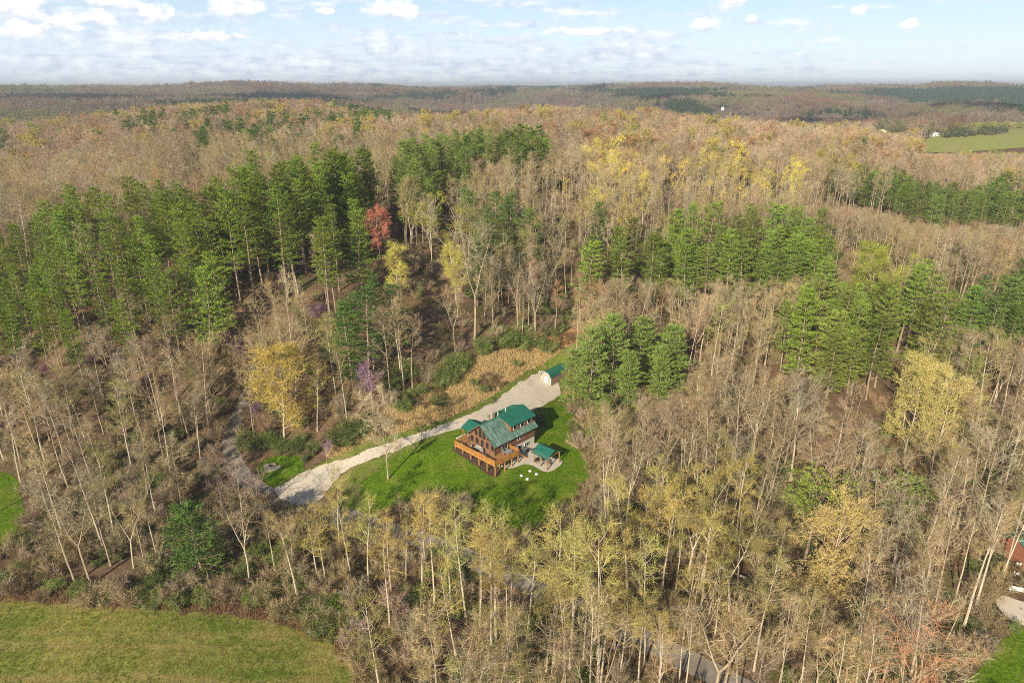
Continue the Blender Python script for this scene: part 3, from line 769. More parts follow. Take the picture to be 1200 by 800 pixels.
chair('dark chair under the pavilion on the house side of its table', 8.9, -6.6, 0, 0, M_WICKER, M_DARK, 'ground')
chair('dark chair on the patio by the white basement wall', 9.0, -1.3, 0, math.radians(160), M_WICKER, M_DARK, 'ground')
chair('dark chair on the patio close to the pavilion posts', 10.2, -2.0, 0, math.radians(100), M_WICKER, M_DARK, 'ground')
gr = on_ground('grill', 7.6, -5.7); tag(gr, 'black barbecue grill under the pavilion edge', 'grill')
MB().box(-.45, .45, -.28, .28, .55, .85).build('body', M_DARK, gr, 0.03); MB().box(-.44, .44, -.27, .27, .855, 1.15).build('lid', M_DARK, gr, 0.1)
for x in (-.4, .34):
    for y in (-.24, .18): MB().box(x, x + .06, y, y + .06, 0, .548).build('leg', M_DARK, gr)
# four white lids in the lawn
for (x, y, lab) in [(673, 718, 'white septic lid in the lawn, leftmost of the four'), (741, 682, 'white septic lid in the lawn, nearest the patio'), (790, 706, 'white septic lid in the lawn, nearest the pavilion'), (720, 745, 'white septic lid in the lawn, farthest from the house')]:
    p = hit(510 + x / 6.667, 450 + y / 6.667)
    o = MB().bar((0, 0, -.1), (0, 0, .2), .36, 16, .34).bar((0, 0, .201), (0, 0, .25), .3, 16, .2).build('septic_lid', M_WHITE)
    o.location = (p[0], p[1], p[2] + .1); tag(o, lab, 'lid', 'septic lids in the lawn')
# stone fire pit pad left of the driveway
p = hit(319, 547)
fp = empty('fire_pit', (p[0], p[1], p[2]), math.radians(25)); tag(fp, 'square pale stone pad with a dark pit beside the lane', 'fire pit')
MB().box(-1.7, 1.7, -1.5, 1.5, -.5, .22).build('pad', M_CONC, fp)
rng0 = random.Random(4)
for k in range(9):
    a = 2 * PI * k / 9; o = MB().box(-.26, .26, -.17, .17, 0, .34).build('stone', M_STONE, fp, 0.04)
    o.location = (.8 * math.cos(a), .8 * math.sin(a), .222); o.rotation_euler = (0, 0, a + PI / 2)
MB().bar((0, 0, .222), (0, 0, .3), .55, 10).build('ash_bed', M_MULCH, fp)

# shed: bow-roofed barn shed
ps = hit(639, 449)
shed = empty('shed', (ps[0] + .2, ps[1], ps[2] + .12), math.radians(50)); tag(shed, 'white fronted storage shed with green barn roof by the pines', 'shed')
SW, SL = 1.75, 7.5
prof = [(-SW, 1.9), (-1.35, 2.75), (-.7, 3.25), (0, 3.45), (.7, 3.25), (1.35, 2.75), (SW, 1.9)]
fw = MB(); fw.face([(0, -SW, -.3)] + [(0, y, z) for y, z in prof] + [(0, SW, -.3)]); fw.face([(.1, -SW, -.3)] + [(.1, y, z) for y, z in prof] + [(.1, SW, -.3)])
fw.build('front_wall', surf('shed_front', (.40, .36, .30), .8, .15, 2.0), shed)
for y in (-SW - .02, SW - .13): MB().box(-.04, -.003, y, y + .15, -.2, 1.9).build('corner_trim', M_WHITE, shed)
MB().box(.1, SL, -SW + .02, SW - .02, -.3, 1.92).build('side_wall', surf('shed_siding', (.30, .22, .17), .8, .2), shed)
bw = MB(); bw.face([(SL + .002, -SW, -.3)] + [(SL + .002, y, z) for y, z in prof] + [(SL + .002, SW, -.3)]); bw.build('back_wall', M_WHITE, shed)
sr = MB()
for (a, b_) in zip(prof[:-1], prof[1:]):
    ka = 1.06
    sr.slab([(-.3, a[0] * ka, a[1] + .1), (SL + .3, a[0] * ka, a[1] + .1), (SL + .3, b_[0] * ka, b_[1] + .1), (-.3, b_[0] * ka, b_[1] + .1)], .07)
sr.build('roof', M_ROOF, shed)
for y in (-.82, .02):
    d_ = MB().box(-.06, -.005, y, y + .80, 0, 2.05).build('door', M_WHITE, shed)
    MB().box(-.085, -.062, y, y + .80, 0, .1).box(-.085, -.062, y, y + .80, 1.95, 2.05).box(-.085, -.062, y, y + .1, .1, 1.95).box(-.085, -.062, y + .7, y + .80, .1, 1.95).box(-.085, -.062, y + .1, y + .7, .95, 1.08).build('door_trim', M_GREY, d_)

tick('buildings')
# ------------------------------------------------------------------ other buildings
def small_house(name, label, loc, rz, L, W, Hh, R, wall_m, roof_m, nwin=3, base=0):
    r = empty(name, loc, rz); tag(r, label, 'house' if 'house' in name else 'building')
    wm = MB().box(-L / 2, L / 2, -W / 2, W / 2, -4, Hh)
    for x in (-L / 2, L / 2): wm.face([(x, -W / 2, Hh), (x, W / 2, Hh), (x, 0, Hh + R)])
    wm.build('wall', wall_m, r)
    e = .4; dz = R / (W / 2) * e
    for s in (-1, 1):
        MB().slab([(-L / 2 - e, 0, Hh + R + .12), (L / 2 + e, 0, Hh + R + .12), (L / 2 + e, s * (W / 2 + e), Hh - dz + .12), (-L / 2 - e, s * (W / 2 + e), Hh - dz + .12)], .11).build('roof', roof_m, r)
    for i in range(nwin):
        c = -L / 2 + L * (i + .5) / nwin
        fr = MB().box(c - .6, c + .6, -W / 2 - .06, -W / 2 - .003, .9, 2.2).build('window', M_WHITE, r)
        MB().box(c - .5, c + .5, -W / 2 - .08, -W / 2 - .062, 1.0, 2.1).build('pane', M_GLASS, fr)
    return r
M_FARROOF = surf('grey_shingles', (.30, .31, .33), .8, .2)
M_FARWHITE = surf('white_siding', (.80, .80, .78), .7, .06)
M_REDWALL = surf('red_brown_siding', (.30, .12, .075), .8, .25, 1.5, stretch=(1, 1, 5))
M_CABROOF = metal_roof('cabin_green_roof', (.05, .17, .13), (.08, .22, .17))
FAR_SPOTS = [(1193, 960), (1108, 1750), (1117, 1765), (217, 1650), (303, 1700), (847, 1500), (822, 1850)]
def at_far(px, D): 
    x = px_d(px, D, 30)[0]; z = gz(x, D); x = px_d(px, D, z)[0]; return (x, D, gz(x, D))
p = hit(1206, 668)
small_house('cabin_house', 'red brown cabin with green roof cut off by the right edge', (p[0] + 2.6, p[1] + 3.0, p[2]), math.radians(12), 8, 8, 2.9, 2.0, M_REDWALL, M_CABROOF, 2)
def white_chair(label, px, py, rz):
    p = hit(px, py); r = empty('lawn_chair', (p[0], p[1], p[2] + .02), rz); tag(r, label, 'chair')
    MB().box(-.35, .35, -.35, .35, .36, .44).build('seat', M_WHITE, r)
    MB().slab([(-.35, .45, 1.05), (.35, .45, 1.05), (.35, .3, .45), (-.35, .3, .45)], .06).build('backrest', M_WHITE, r)
    for x in (-.42, .34): MB().box(x, x + .08, -.35, .35, .6, .65).box(x, x + .08, -.35, -.27, 0, .598).box(x, x + .08, .2, .28, 0, .598).build('armrest', M_WHITE, r)
white_chair('white lawn chair beside the red cabin wall, upper one', 1193, 663, 2.6)
white_chair('white lawn chair beside the red cabin wall, lower one', 1192, 674, 2.9)
p = hit(1195, 694); bn = empty('bench', (p[0], p[1], p[2]), math.radians(-20)); tag(bn, 'long white bench at the gravel by the red cabin', 'bench')
MB().box(-1.7, 1.7, -.25, .25, .4, .48).build('seat', M_WHITE, bn)
MB().box(-1.7, 1.7, .22, .28, .485, .9).build('backrest', M_WHITE, bn)
for x in (-1.5, 1.4): MB().box(x, x + .1, -.22, .22, 0, .398).build('leg', M_WHITE, bn)
p = hit(1053, 742); hut = empty('hut', (p[0], p[1], p[2]), math.radians(-15)); tag(hut, 'small brown wooden hut among the bare trees', 'hut')
M_HUT = surf('brown_planks', (.33, .19, .10), .85, .3, 3.0, stretch=(5, 5, 1))
hw = MB().box(-.9, .9, -.9, .9, -.3, 2.1)
for y in (-.9, .9): hw.face([(-.9, y, 2.1), (.9, y, 2.1), (0, y, 2.9)])
hw.build('wall', M_HUT, hut)
for s in (-1, 1): MB().slab([(0, -1.1, 2.98), (0, 1.1, 2.98), (s * 1.15, 1.1, 1.95), (s * 1.15, -1.1, 1.95)], .06).build('roof', M_HUT, hut)
MB().box(-.35, .35, -.95, -.902, 0, 1.7).build('door', M_TRIM, hut)
for (px, D, L, W_, h, r_, rz, lab, rf) in [
    (1035, 880, 11, 9, 6, 3.2, .3, 'white house at the wood edge before the far pasture', M_FARWHITE),
    (1055, 900, 9, 6, 2.6, 1.5, -.1, 'low grey roofed house right of the white wood edge house', M_FARROOF),
    (1095, 850, 8, 6, 2.6, 1.6, .4, 'small white shed by the dark hedge of the far pasture', M_FARWHITE),
    (1193, 960, 22, 11, 5, 3, .1, 'long white house at the right end of the far pasture', M_FARROOF),
    (1108, 1750, 26, 12, 5, 4, .2, 'pale barn on the hill above the dark tree belt', M_FARWHITE),
    (1117, 1765, 14, 10, 5, 3, .0, 'smaller pale barn right beside the hilltop barn', M_FARWHITE),
    (217, 1650, 16, 10, 6, 3, .1, 'white house far off on the left hills', M_FARWHITE),
    (303, 1700, 14, 9, 5, 3, -.2, 'white house in the wooded dip right of the other far left one', M_FARROOF),
    (847, 1500, 9, 6, 3.5, 2, 1.2, 'white house in the distant centre valley', M_FARWHITE),
    (822, 1850, 22, 9, 5, 3, .0, 'pale house on the distant ridge left of the valley house', M_FARWHITE)]:
    q = at_far(px, D); small_house('far_house', lab, q, rz, L, W_, h, r_, M_FARWHITE, rf, 3)

tick('plants')
# ------------------------------------------------------------------ plants: prototype meshes
class Geo:
    def __init__(self): self.v = []; self.f = []; self.n = 0; self.bl = []
    def tube(self, pts, rad, n=4):
        pts = np.asarray(pts); k = len(pts)
        d = np.gradient(pts, axis=0); d /= np.linalg.norm(d, axis=1)[:, None] + 1e-9
        ref = np.array([0.31, 0.22, 0.92]) if abs(d[0][2]) < 0.8 else np.array([0.93, 0.3, 0.1])
        a = np.cross(d, ref); a /= np.linalg.norm(a, axis=1)[:, None]; c = np.cross(d, a)
        th = np.arange(n) * 2 * PI / n
        ring = pts[:, None] + (a[:, None] * np.cos(th)[None, :, None] + c[:, None] * np.sin(th)[None, :, None]) * np.asarray(rad)[:, None, None]
        self.v.append(ring.reshape(-1, 3)); b = self.n; self.n += k * n
        for i in range(k - 1):
            for j in range(n):
                j2 = (j + 1) % n
                self.f.append((b + i * n + j, b + i * n + j2, b + (i + 1) * n + j2, b + (i + 1) * n + j))
    def blades(self, P, D, L, W, rng, up=None):
        """thin triangles: base P, direction D, length L, width W"""
        N = len(P)
        D = D / (np.linalg.norm(D, axis=1)[:, None] + 1e-9)
        r = rng.normal(size=(N, 3))
        if up is not None: r = r * (1 - up) + np.cross(D, np.array([0, 0, 1.0])) * up * 2
        s = r - (r * D).sum(1)[:, None] * D; s /= np.linalg.norm(s, axis=1)[:, None] + 1e-9
        L = np.broadcast_to(np.asarray(L, float), (N,))[:, None]; W = np.broadcast_to(np.asarray(W, float), (N,))[:, None]
        V = np.stack([P - s * W / 2, P + s * W / 2, P + D * L], 1).reshape(-1, 3)
        self.v.append(V); b = self.n; self.n += 3 * N
        self.bl.append(b + np.arange(3 * N).reshape(N, 3))
    def leaves(self, P, size, rng):
        """small diamond leaves, random turns"""
        N = len(P); a = rng.normal(size=(N, 3)); a /= np.linalg.norm(a, axis=1)[:, None]
        r = rng.normal(size=(N, 3)); s = np.cross(a, r); s /= np.linalg.norm(s, axis=1)[:, None] + 1e-9
        sz = (np.broadcast_to(size, (N,)) * rng.uniform(.7, 1.3, N))[:, None]
        V = np.stack([P - a * sz * .6, P + s * sz * .45, P + a * sz * .6, P - s * sz * .45], 1).reshape(-1, 3)
        self.v.append(V); b = self.n; self.n += 4 * N
        self.bl.append(b + np.arange(4 * N).reshape(N, 4))
    def faces(self):
        out = list(self.f)
        for b in self.bl: out += b.tolist()
        return out
    def mesh(self, name, material):
        me = bpy.data.meshes.new(name)
        V = np.vstack(self.v) if self.v else np.zeros((0, 3))
        me.from_pydata(V.tolist(), [], self.faces()); me.materials.append(material); return me
def join_mesh(name, parts):                            # parts: [(Geo, material)] -> one mesh with material slots
    me = bpy.data.meshes.new(name); V = []; F = []; M = []; b = 0
    for k, (g, m) in enumerate(parts):
        if not g.v: continue
        vv = np.vstack(g.v); V.append(vv)
        ff = g.faces(); F += [tuple(i + b for i in f) for f in ff]; M += [k] * len(ff); b += len(vv)
    me.from_pydata(np.vstack(V).tolist(), [], F)
    for g, m in parts: me.materials.append(m)
    me.polygons.foreach_set('material_index', M); return me
def unit(v): return v / (np.linalg.norm(v) + 1e-9)
def poly(rng, p, d, L, k, bend=0.0, wob=0.12):
    pts = [np.array(p, float)]; d = unit(np.array(d, float))
    for i in range(k):
        d = unit(d + np.array([0, 0, bend]) + rng.normal(0, wob, 3)); pts.append(pts[-1] + d * L / k)
    return np.array(pts)
def sub(pts, f):
    x = f * (len(pts) - 1); i = min(int(x), len(pts) - 2); t = x - i
    return pts[i] * (1 - t) + pts[i + 1] * t, unit(pts[i + 1] - pts[i])
def broadleaf(seed, H=24.0, base=0.42, spread=0.26, fork=1, n1=17, n2=5, n3=4, ntw=8, twW=0.045, twL=1.25, leaf=0, leafS=0.2, rise=45, lod=0, r0=None, bend=.05):
    """bare or budding hardwood: trunk with limbs, and a crown of branchlets, twigs and young leaves"""
    rng = np.random.default_rng(seed); T = Geo(); B = Geo(); Lf = Geo()
    r0 = r0 or H * 0.0086
    leaders = []
    if fork <= 1:
        pts = poly(rng, (0, 0, -0.6), (0, 0, 1), H + .6, 9, 0.10, 0.028); leaders.append((pts, r0, base))
        T.tube(pts, np.linspace(r0, 0.02, len(pts)) * np.where(np.arange(len(pts)) == 0, 1.35, 1), 6 if lod == 0 else 4)
    else:
        fh = H * rng.uniform(0.22, 0.42); pts = poly(rng, (0, 0, -0.6), (0, 0, 1), fh + .6, 4, 0.1, 0.04)
        T.tube(pts, np.linspace(r0 * 1.2, r0 * 0.85, len(pts)), 6 if lod == 0 else 4)
        a0 = rng.uniform(0, 6.28)
        for k in range(fork):
            a = a0 + k * 2 * PI / fork + rng.normal(0, .3); tl = rng.uniform(.22, .5)
            q = poly(rng, pts[-1], (math.cos(a) * tl, math.sin(a) * tl, 1), (H - fh) * rng.uniform(.85, 1.05), 8, 0.06, 0.07)
            T.tube(q, np.linspace(r0 * 0.72, 0.02, len(q)), 5 if lod == 0 else 3); leaders.append((q, r0 * .7, 0.12))
    P = []; D = []; LP = []
    m1 = max(4, n1 // max(1, len(leaders)) + (2 if fork > 1 else 0))
    for (pts, rr, bs) in leaders:
        for i in range(m1):
            f = bs + (0.97 - bs) * ((i + rng.uniform(0, 1)) / m1); p, d = sub(pts, f)
            a = rng.uniform(0, 2 * PI); shape = math.sin(PI * min(1, max(0.08, (1 - f) / (1 - bs) * 0.72 + 0.12))) 
            L = H * spread * (0.35 + 0.75 * shape) * rng.uniform(.75, 1.2) / (1 + .18 * (len(leaders) - 1))
            up = math.tan(math.radians(rng.uniform(rise - 18, rise + 16)))
            q = poly(rng, p, (math.cos(a), math.sin(a), up), L, 4, bend, 0.13)
            rb = max(0.03, rr * (1 - f) * 0.62)
            if lod < 2: T.tube(q, np.linspace(rb, 0.015, len(q)), 4 if lod == 0 else 3)
            else: P.append(q[0]); D.append(q[-1] - q[0])
            for j in range(n2):
                g = 0.25 + 0.72 * (j + rng.uniform(0, 1)) / n2; p2, d2 = sub(q, g)
                dd = unit(d2 + rng.normal(0, .55, 3) + np.array([0, 0, .18])); L2 = L * 0.5 * (1.15 - g * .6) * rng.uniform(.7, 1.2)
                q2 = poly(rng, p2, dd, L2, 3, .03, .16)
                if lod == 0: B.tube(q2, np.linspace(max(.018, rb * .4), .012, len(q2)), 3)
                else: B.blades(q2[:1], (q2[-1] - q2[0])[None], np.linalg.norm(q2[-1] - q2[0]), .07 if lod == 1 else .16, rng)
                for k in range(n3):
                    h = 0.2 + 0.8 * (k + rng.uniform(0, 1)) / n3; p3, d3 = sub(q2, min(h, 1))
                    dd3 = unit(d3 + rng.normal(0, .6, 3) + np.array([0, 0, .12])); L3 = max(.5, L2 * .5 * rng.uniform(.6, 1.2))
                    e = p3 + dd3 * L3
                    if lod == 0: B.blades(np.array([p3, p3]), np.array([dd3, dd3]), L3, .06, rng)
                    t = rng.uniform(0.1, 1.0, ntw)[:, None]
                    tp = p3[None] * (1 - t) + e[None] * t; td = dd3[None] + rng.normal(0, .65, (ntw, 3)) + np.array([0, 0, .15])
                    tl_ = twL * rng.uniform(.5, 1.25, ntw)
                    B.blades(tp, td, tl_, twW, rng)
                    if leaf:
                        tdn = td / np.linalg.norm(td, axis=1)[:, None]
                        for _ in range(leaf): LP.append(tp + tdn * (tl_ * rng.uniform(.15, 1.05, ntw))[:, None] + rng.normal(0, .10, (ntw, 3)))
    if P: B.blades(np.array(P), np.array(D), np.linalg.norm(np.array(D), axis=1), .2, rng)
    if leaf: Lf.leaves(np.vstack(LP), leafS, rng)
    return T, B, Lf
def pine(seed, H=26.0, base=0.4, spread=0.17, nwh=14, nb=5, npos=10, nbl=8, bl=0.66, bw=0.17, top=1.0, droop=0.0, lod=0, dead=6, irr=0.45, flat=0.0):
    """white pine: straight bole, whorls of layered sprays"""
    rng = np.random.default_rng(seed); T = Geo(); N = Geo(); r0 = H * 0.0105
    pts = poly(rng, (0, 0, -.6), (0, 0, 1), H + .4, 8, .1, .025); T.tube(pts, np.linspace(r0 * 1.15, .03, len(pts)), 6 if lod == 0 else 4)
    P = []; D = []
    for i in range(nwh):
        f = base + (1 - base) * ((i + rng.uniform(-.2, .2)) / (nwh - 1)) * .985; f = min(max(f, base), .985)
        p, _ = sub(pts, f); s = (1 - f) / (1 - base)
        prof = (0.30 + 0.85 * s ** 0.6) * (1.0 if s < .6 else 1.0 - 0.7 * (s - .6)) * rng.uniform(.75, 1.15) if not flat else (0.55 + 0.5 * math.sin(PI * min(1, s * .8 + .15)))
        a0 = rng.uniform(0, 6.28); m = nb if s > .12 else max(3, nb - 1)
        for k in range(m):
            if rng.uniform() < irr * .35 and s > .2: continue
            a = a0 + k * 2 * PI / m + rng.normal(0, .25); L = max(.5, H * spread * prof * rng.uniform(1 - irr, 1 + irr * .7))
            up = (0.55 - 0.62 * s) if not flat else .22
            q = poly(rng, p, (math.cos(a), math.sin(a), up - droop), L, 4, .055, .06)
            if lod == 0: T.tube(q, np.linspace(max(.025, r0 * .28 * (1 - f + .3)), .015, len(q)), 3)
            side = np.array([-math.sin(a), math.cos(a), 0])
            kk = max(3, int(npos * (0.4 + 0.6 * L / (H * spread))))
            for j in range(kk):
                g = 0.22 + 0.80 * (j + rng.uniform(0, 1)) / kk; pp, dd = sub(q, min(g, 1.0))
                wdt = L * 0.42 * math.sin(PI * min(1, max(.12, g * .85)))
                off = rng.uniform(-1, 1) * wdt; c = pp + side * off + np.array([0, 0, rng.normal(.05, .10)])
                out = unit(dd + side * (off / (wdt + .01)) * .7 + np.array([0, 0, .30]))
                P.append(np.repeat(c[None], nbl, 0) + rng.normal(0, [.22, .22, .09], (nbl, 3))); D.append(out[None] + rng.normal(0, [.65, .65, .24], (nbl, 3)))
    P.append(np.repeat(pts[-1][None], 8, 0)); D.append(np.array([0, 0, 1.]) + rng.normal(0, .4, (8, 3)))
    P = np.vstack(P); D = np.vstack(D)
    N.blades(P, D, bl * rng.uniform(.6, 1.25, len(P)), bw, rng, 0.35)
    if lod == 0:
        for k in range(dead):
            f = rng.uniform(.15, base); p, _ = sub(pts, f); a = rng.uniform(0, 6.28)
            q = poly(rng, p, (math.cos(a), math.sin(a), rng.uniform(-.1, .35)), rng.uniform(1, 3.2), 3, 0, .1); T.tube(q, np.linspace(.035, .01, 4), 3)
    return T, N
def bush(seed, R=1.6, Hh=1.8, n=1700, size=.12, stems=10, leafy=True):
    rng = np.random.default_rng(seed); S = Geo(); L = Geo(); tips = []
    for k in range(stems):
        a = rng.uniform(0, 6.28); t = rng.uniform(.1, 1.0) * R / Hh
        q = poly(rng, (math.cos(a) * .15, math.sin(a) * .15, -.15), (math.cos(a) * t, math.sin(a) * t, 1), Hh * rng.uniform(.7, 1.1), 4, .0, .16)
        S.tube(q, np.linspace(.05, .012, 5), 3)
        for f in (.3, .45, .6, .75, .9, 1.0):
            p, d = sub(q, f); m = 12
            dirs = d[None] + rng.normal(0, .75, (m, 3)); S.blades(np.repeat(p[None], m, 0), dirs, rng.uniform(.4, 1.0, m) * R * .55, .035, rng)
            dn = dirs / np.linalg.norm(dirs, axis=1)[:, None]; tips.append(p + dn * (rng.uniform(.2, 1, m) * R * .5)[:, None])
    if leafy:
        tips = np.vstack(tips); pick = tips[rng.integers(0, len(tips), n)] + rng.normal(0, R * .12, (n, 3)); pick[:, 2] = np.maximum(pick[:, 2], .05)
        L.leaves(pick, size, rng)
    return S, L
def tuft(seed, n=36, Hh=.75, R=.55):
    rng = np.random.default_rng(seed); G = Geo()
    P = rng.normal(0, R * .5, (n, 3)); P[:, 2] = -.05; D = rng.normal(0, .38, (n, 3)); D[:, 2] = 1
    G.blades(P, D, Hh * rng.uniform(.5, 1.2, n), .07, rng); return G

def parts_bare(seed, **k):
    T, B, L = broadleaf(seed, **k); return T, B, L
_o = dict(n2=5, n3=3, ntw=4, twW=.042)
BARE = [broadleaf(11, 24, .55, .14, 1, n1=15, **_o), broadleaf(12, 25, .45, .19, 1, n1=17, **_o), broadleaf(13, 23, .3, .24, 2, n1=16, **_o), broadleaf(14, 24, .3, .25, 3, n1=18, **_o),
        broadleaf(15, 26, .58, .13, 1, n1=15, **_o), broadleaf(16, 21, .30, .27, 1, n1=20, rise=38, **_o), broadleaf(17, 20, .50, .12, 1, n1=13, **_o), broadleaf(18, 23, .25, .30, 2, n1=20, rise=35, **_o), broadleaf(19, 22, .26, .24, 1, n1=26, n2=6, n3=4, ntw=6, twW=.045, rise=42)]
BUD = [broadleaf(31, 23, .50, .125, 1, n1=16, leaf=2, leafS=.115, **_o), broadleaf(32, 24, .44, .15, 1, n1=17, leaf=2, leafS=.115, **_o), broadleaf(33, 22, .3, .22, 2, n1=18, leaf=2, leafS=.12, **_o),
       broadleaf(34, 25, .55, .11, 1, n1=15, leaf=2, leafS=.115, **_o), broadleaf(35, 19, .14, .30, 1, n1=26, n2=6, leaf=3, leafS=.145, rise=48), broadleaf(36, 8, .15, .36, 2, n1=13, n2=4, n3=3, ntw=5, twL=.7, leaf=1, leafS=.13, r0=.07)]
PINE = [pine(51), pine(52, 27, .45, .15), pine(53, 25, .33, .18, nwh=15), pine(54, 28, .5, .15, nwh=12), pine(55, 24, .28, .19, nwh=15, irr=.4),
        pine(56, 16, .03, .24, nwh=17, nb=6, npos=11, dead=0), pine(57, 15, .02, .29, nwh=15, nb=6, npos=12, dead=0, irr=.4),
        pine(58, 23, .66, .22, nwh=6, nb=6, npos=12, flat=1, dead=8), pine(59, 21, .18, .20, nwh=15, nb=6, npos=10, dead=2)]
BUSH = [bush(71), bush(72, 2.0, 1.6, 1900), bush(73, 1.3, 2.3, 1500)]
BRUSH = [bush(81, 1.8, 2.2, leafy=False, stems=16), bush(82, 2.2, 2.8, leafy=False, stems=18)]
FBARE = [broadleaf(91, 22, .45, .17, 1, n1=12, n2=4, n3=3, ntw=4, twW=.09, twL=1.7, lod=1), broadleaf(92, 21, .3, .25, 2, n1=13, n2=4, n3=3, ntw=4, twW=.09, twL=1.7, lod=1),
         broadleaf(93, 23, .5, .15, 1, n1=12, n2=4, n3=3, ntw=4, twW=.09, twL=1.7, lod=1), broadleaf(94, 20, .25, .27, 3, n1=14, n2=4, n3=3, ntw=4, twW=.09, twL=1.7, lod=1)]
FBUD = [broadleaf(95, 20, .3, .24, 1, n1=14, n2=4, n3=3, ntw=5, twW=.10, twL=1.6, leaf=2, leafS=.40, lod=1), broadleaf(96, 19, .28, .26, 2, n1=14, n2=4, n3=3, ntw=5, twW=.10, twL=1.6, leaf=2, leafS=.40, lod=1)]
FPINE = [pine(97, 24, .3, .18, nwh=13, nb=5, npos=6, nbl=5, bl=1.1, bw=.34, lod=1), pine(98, 22, .2, .2, nwh=13, nb=5, npos=6, nbl=5, bl=1.1, bw=.34, lod=1)]
def clump(seed, kinds, n=9, R=17):
    rng = np.random.default_rng(seed); T = Geo(); B = Geo(); L = Geo()
    for i in range(n):
        a = rng.uniform(0, 6.28); r = R * math.sqrt(rng.uniform()); off = np.array([math.cos(a) * r, math.sin(a) * r, -2]); s = rng.uniform(.7, 1.1)
        if kinds == 'pine': g = pine(seed * 31 + i, 20, .12, .2, nwh=8, nb=4, npos=3, nbl=3, bl=2.4, bw=.9, lod=1); gs = (g[0], Geo(), g[1])
        else: gs = broadleaf(seed * 31 + i, 20, .3, .26, 1, n1=9, n2=3, n3=2, ntw=5, twW=.28, twL=2.6, lod=2, leaf=0)
        for dst, src in zip((T, B, L), gs):
            if not src.v: continue
            b = dst.n; vv = np.vstack(src.v) * s + off; dst.v.append(vv); dst.n += len(vv)
            dst.f += [tuple(i_ + b for i_ in f) for f in src.f]; dst.bl += [x + b for x in src.bl]
    return T, B, L
CLUMP = [clump(3, 'bare'), clump(4, 'bare'), clump(5, 'bare')]
PCLUMP = [clump(6, 'pine'), clump(7, 'pine')]

def proto(name, G, mats):
    o = bpy.data.objects.new(name, join_mesh(name, list(zip(G, mats)))); return o
ME_BARE = [(T.mesh('trunk', M_BARK if k not in (0, 3, 6) else M_PALE), B.mesh('crown', M_TWIG)) for k, (T, B, L) in enumerate(BARE)]
ME_BUD = []
for T, B, L in BUD:
    ME_BUD.append((T.mesh('trunk', M_PALE), join_mesh('crown', [(B, M_TWIG), (L, M_LEAF)])))
ME_PINE = [(T.mesh('trunk', M_PBARK), N.mesh('crown', M_NEEDLE)) for T, N in PINE]
ME_BUSH = [join_mesh('bush', [(S, M_BARK), (L, M_LEAF)]) for S, L in BUSH]
ME_BRUSH = [join_mesh('brush', [(S, M_TWIG)]) for S, L in BRUSH]
H_BARE = [24, 25, 23, 24, 26, 21, 20, 23, 22]; H_BUD = [23, 24, 22, 25, 19, 8]; H_PINE = [26, 27, 25, 28, 24, 16, 15, 23, 21]
P_BARE = [proto('bare_tree', g, (M_BARK, M_TWIG, M_TWIG)) for g in BARE]
P_BUD = [proto('budding_tree', g, (M_PALE, M_TWIG, M_LEAF)) for g in BUD]
P_PINE = [proto('pine_tree', g, (M_PBARK, M_NEEDLE)) for g in PINE]
P_FBARE = [proto('bare_tree', g, (M_BARK, M_TWIG, M_TWIG)) for g in FBARE]
P_FBUD = [proto('budding_tree', g, (M_PALE, M_TWIG, M_LEAF)) for g in FBUD]
P_FPINE = [proto('pine_tree', g, (M_PBARK, M_NEEDLE)) for g in FPINE]
P_CLUMP = [proto('woodland_clump', g, (M_TWIG, M_TWIG, M_LEAF)) for g in CLUMP]
P_PCLUMP = [proto('pine_clump', g, (M_PBARK, M_NEEDLE, M_NEEDLE)) for g in PCLUMP]
P_BUSH = [bpy.data.objects.new('bush', m) for m in ME_BUSH]
P_BRUSH = [bpy.data.objects.new('brush', m) for m in ME_BRUSH]
P_TUFT = [proto('grass_tuft', (tuft(k),), (M_LEAF,)) for k in (1, 2, 3)]

tick('planting')
# ------------------------------------------------------------------ planting
RNG = np.random.default_rng(2024)
TWIGTINT = {'bare': (.43, .33, .195), 'warm': (.455, .345, .185), 'grey': (.43, .365, .24), 'red': (.44, .24, .14)}
def make_tree(kind, k, loc, h, tint, rz, label, cat, group=None, name=None, whole=False, bark=None, squash=1.0):
    meshes, hs = {'bare': (ME_BARE, H_BARE), 'bud': (ME_BUD, H_BUD), 'pine': (ME_PINE, H_PINE)}[kind]
    nm = name or {'bare': 'bare_tree', 'bud': 'budding_tree', 'pine': 'pine_tree'}[kind]
    r = empty(nm, loc, rz); s = h / hs[k]; r.scale = (s * squash, s * squash, s)
    r.rotation_euler = (RNG.normal(0, .025), RNG.normal(0, .025), rz)
    tag(r, label, cat, group)
    for nm2, me in zip(('trunk', 'crown'), meshes[k]):
        o = bpy.data.objects.new(nm2, me); COL.objects.link(o); o.parent = r
        if nm2 == 'crown': o['tint'] = [float(c) for c in tint]
    return r
def height_for(base, top_py):                          # height of an upright at base whose tip shows at image row top_py
    lo, hi = .5, 60
    for _ in range(30):
        m = (lo + hi) / 2
        if project([base[0], base[1], base[2] + m])[0][1] > top_py: lo = m
        else: hi = m
    return lo
HAND = []                                              # ground positions taken, with clearance
def hand(kind, k, px, py, top, tint, label, cat='tree', name=None, squash=1.0, clear=4.0, rz=None):
    p = hit(px, py); h = height_for(p, top); HAND.append((p[0], p[1], clear))
    return make_tree(kind, k, tuple(p), h, tint, RNG.uniform(0, 6.28) if rz is None else rz, label, cat, {'slender': 'budding trees in the front row', 'pale': 'budding trees along the lane' if 'lane at the bottom' in label else None, 'pinkish': 'pinkish trees at the lane mouth'}.get(label.split()[0]), name, squash=squash)
GOLD = (.62, .48, .14); GOLDG = (.46, .42, .11); BRIGHTY = (.66, .60, .16); PINK = (.42, .25, .36); ORANGE = (.66, .28, .19)
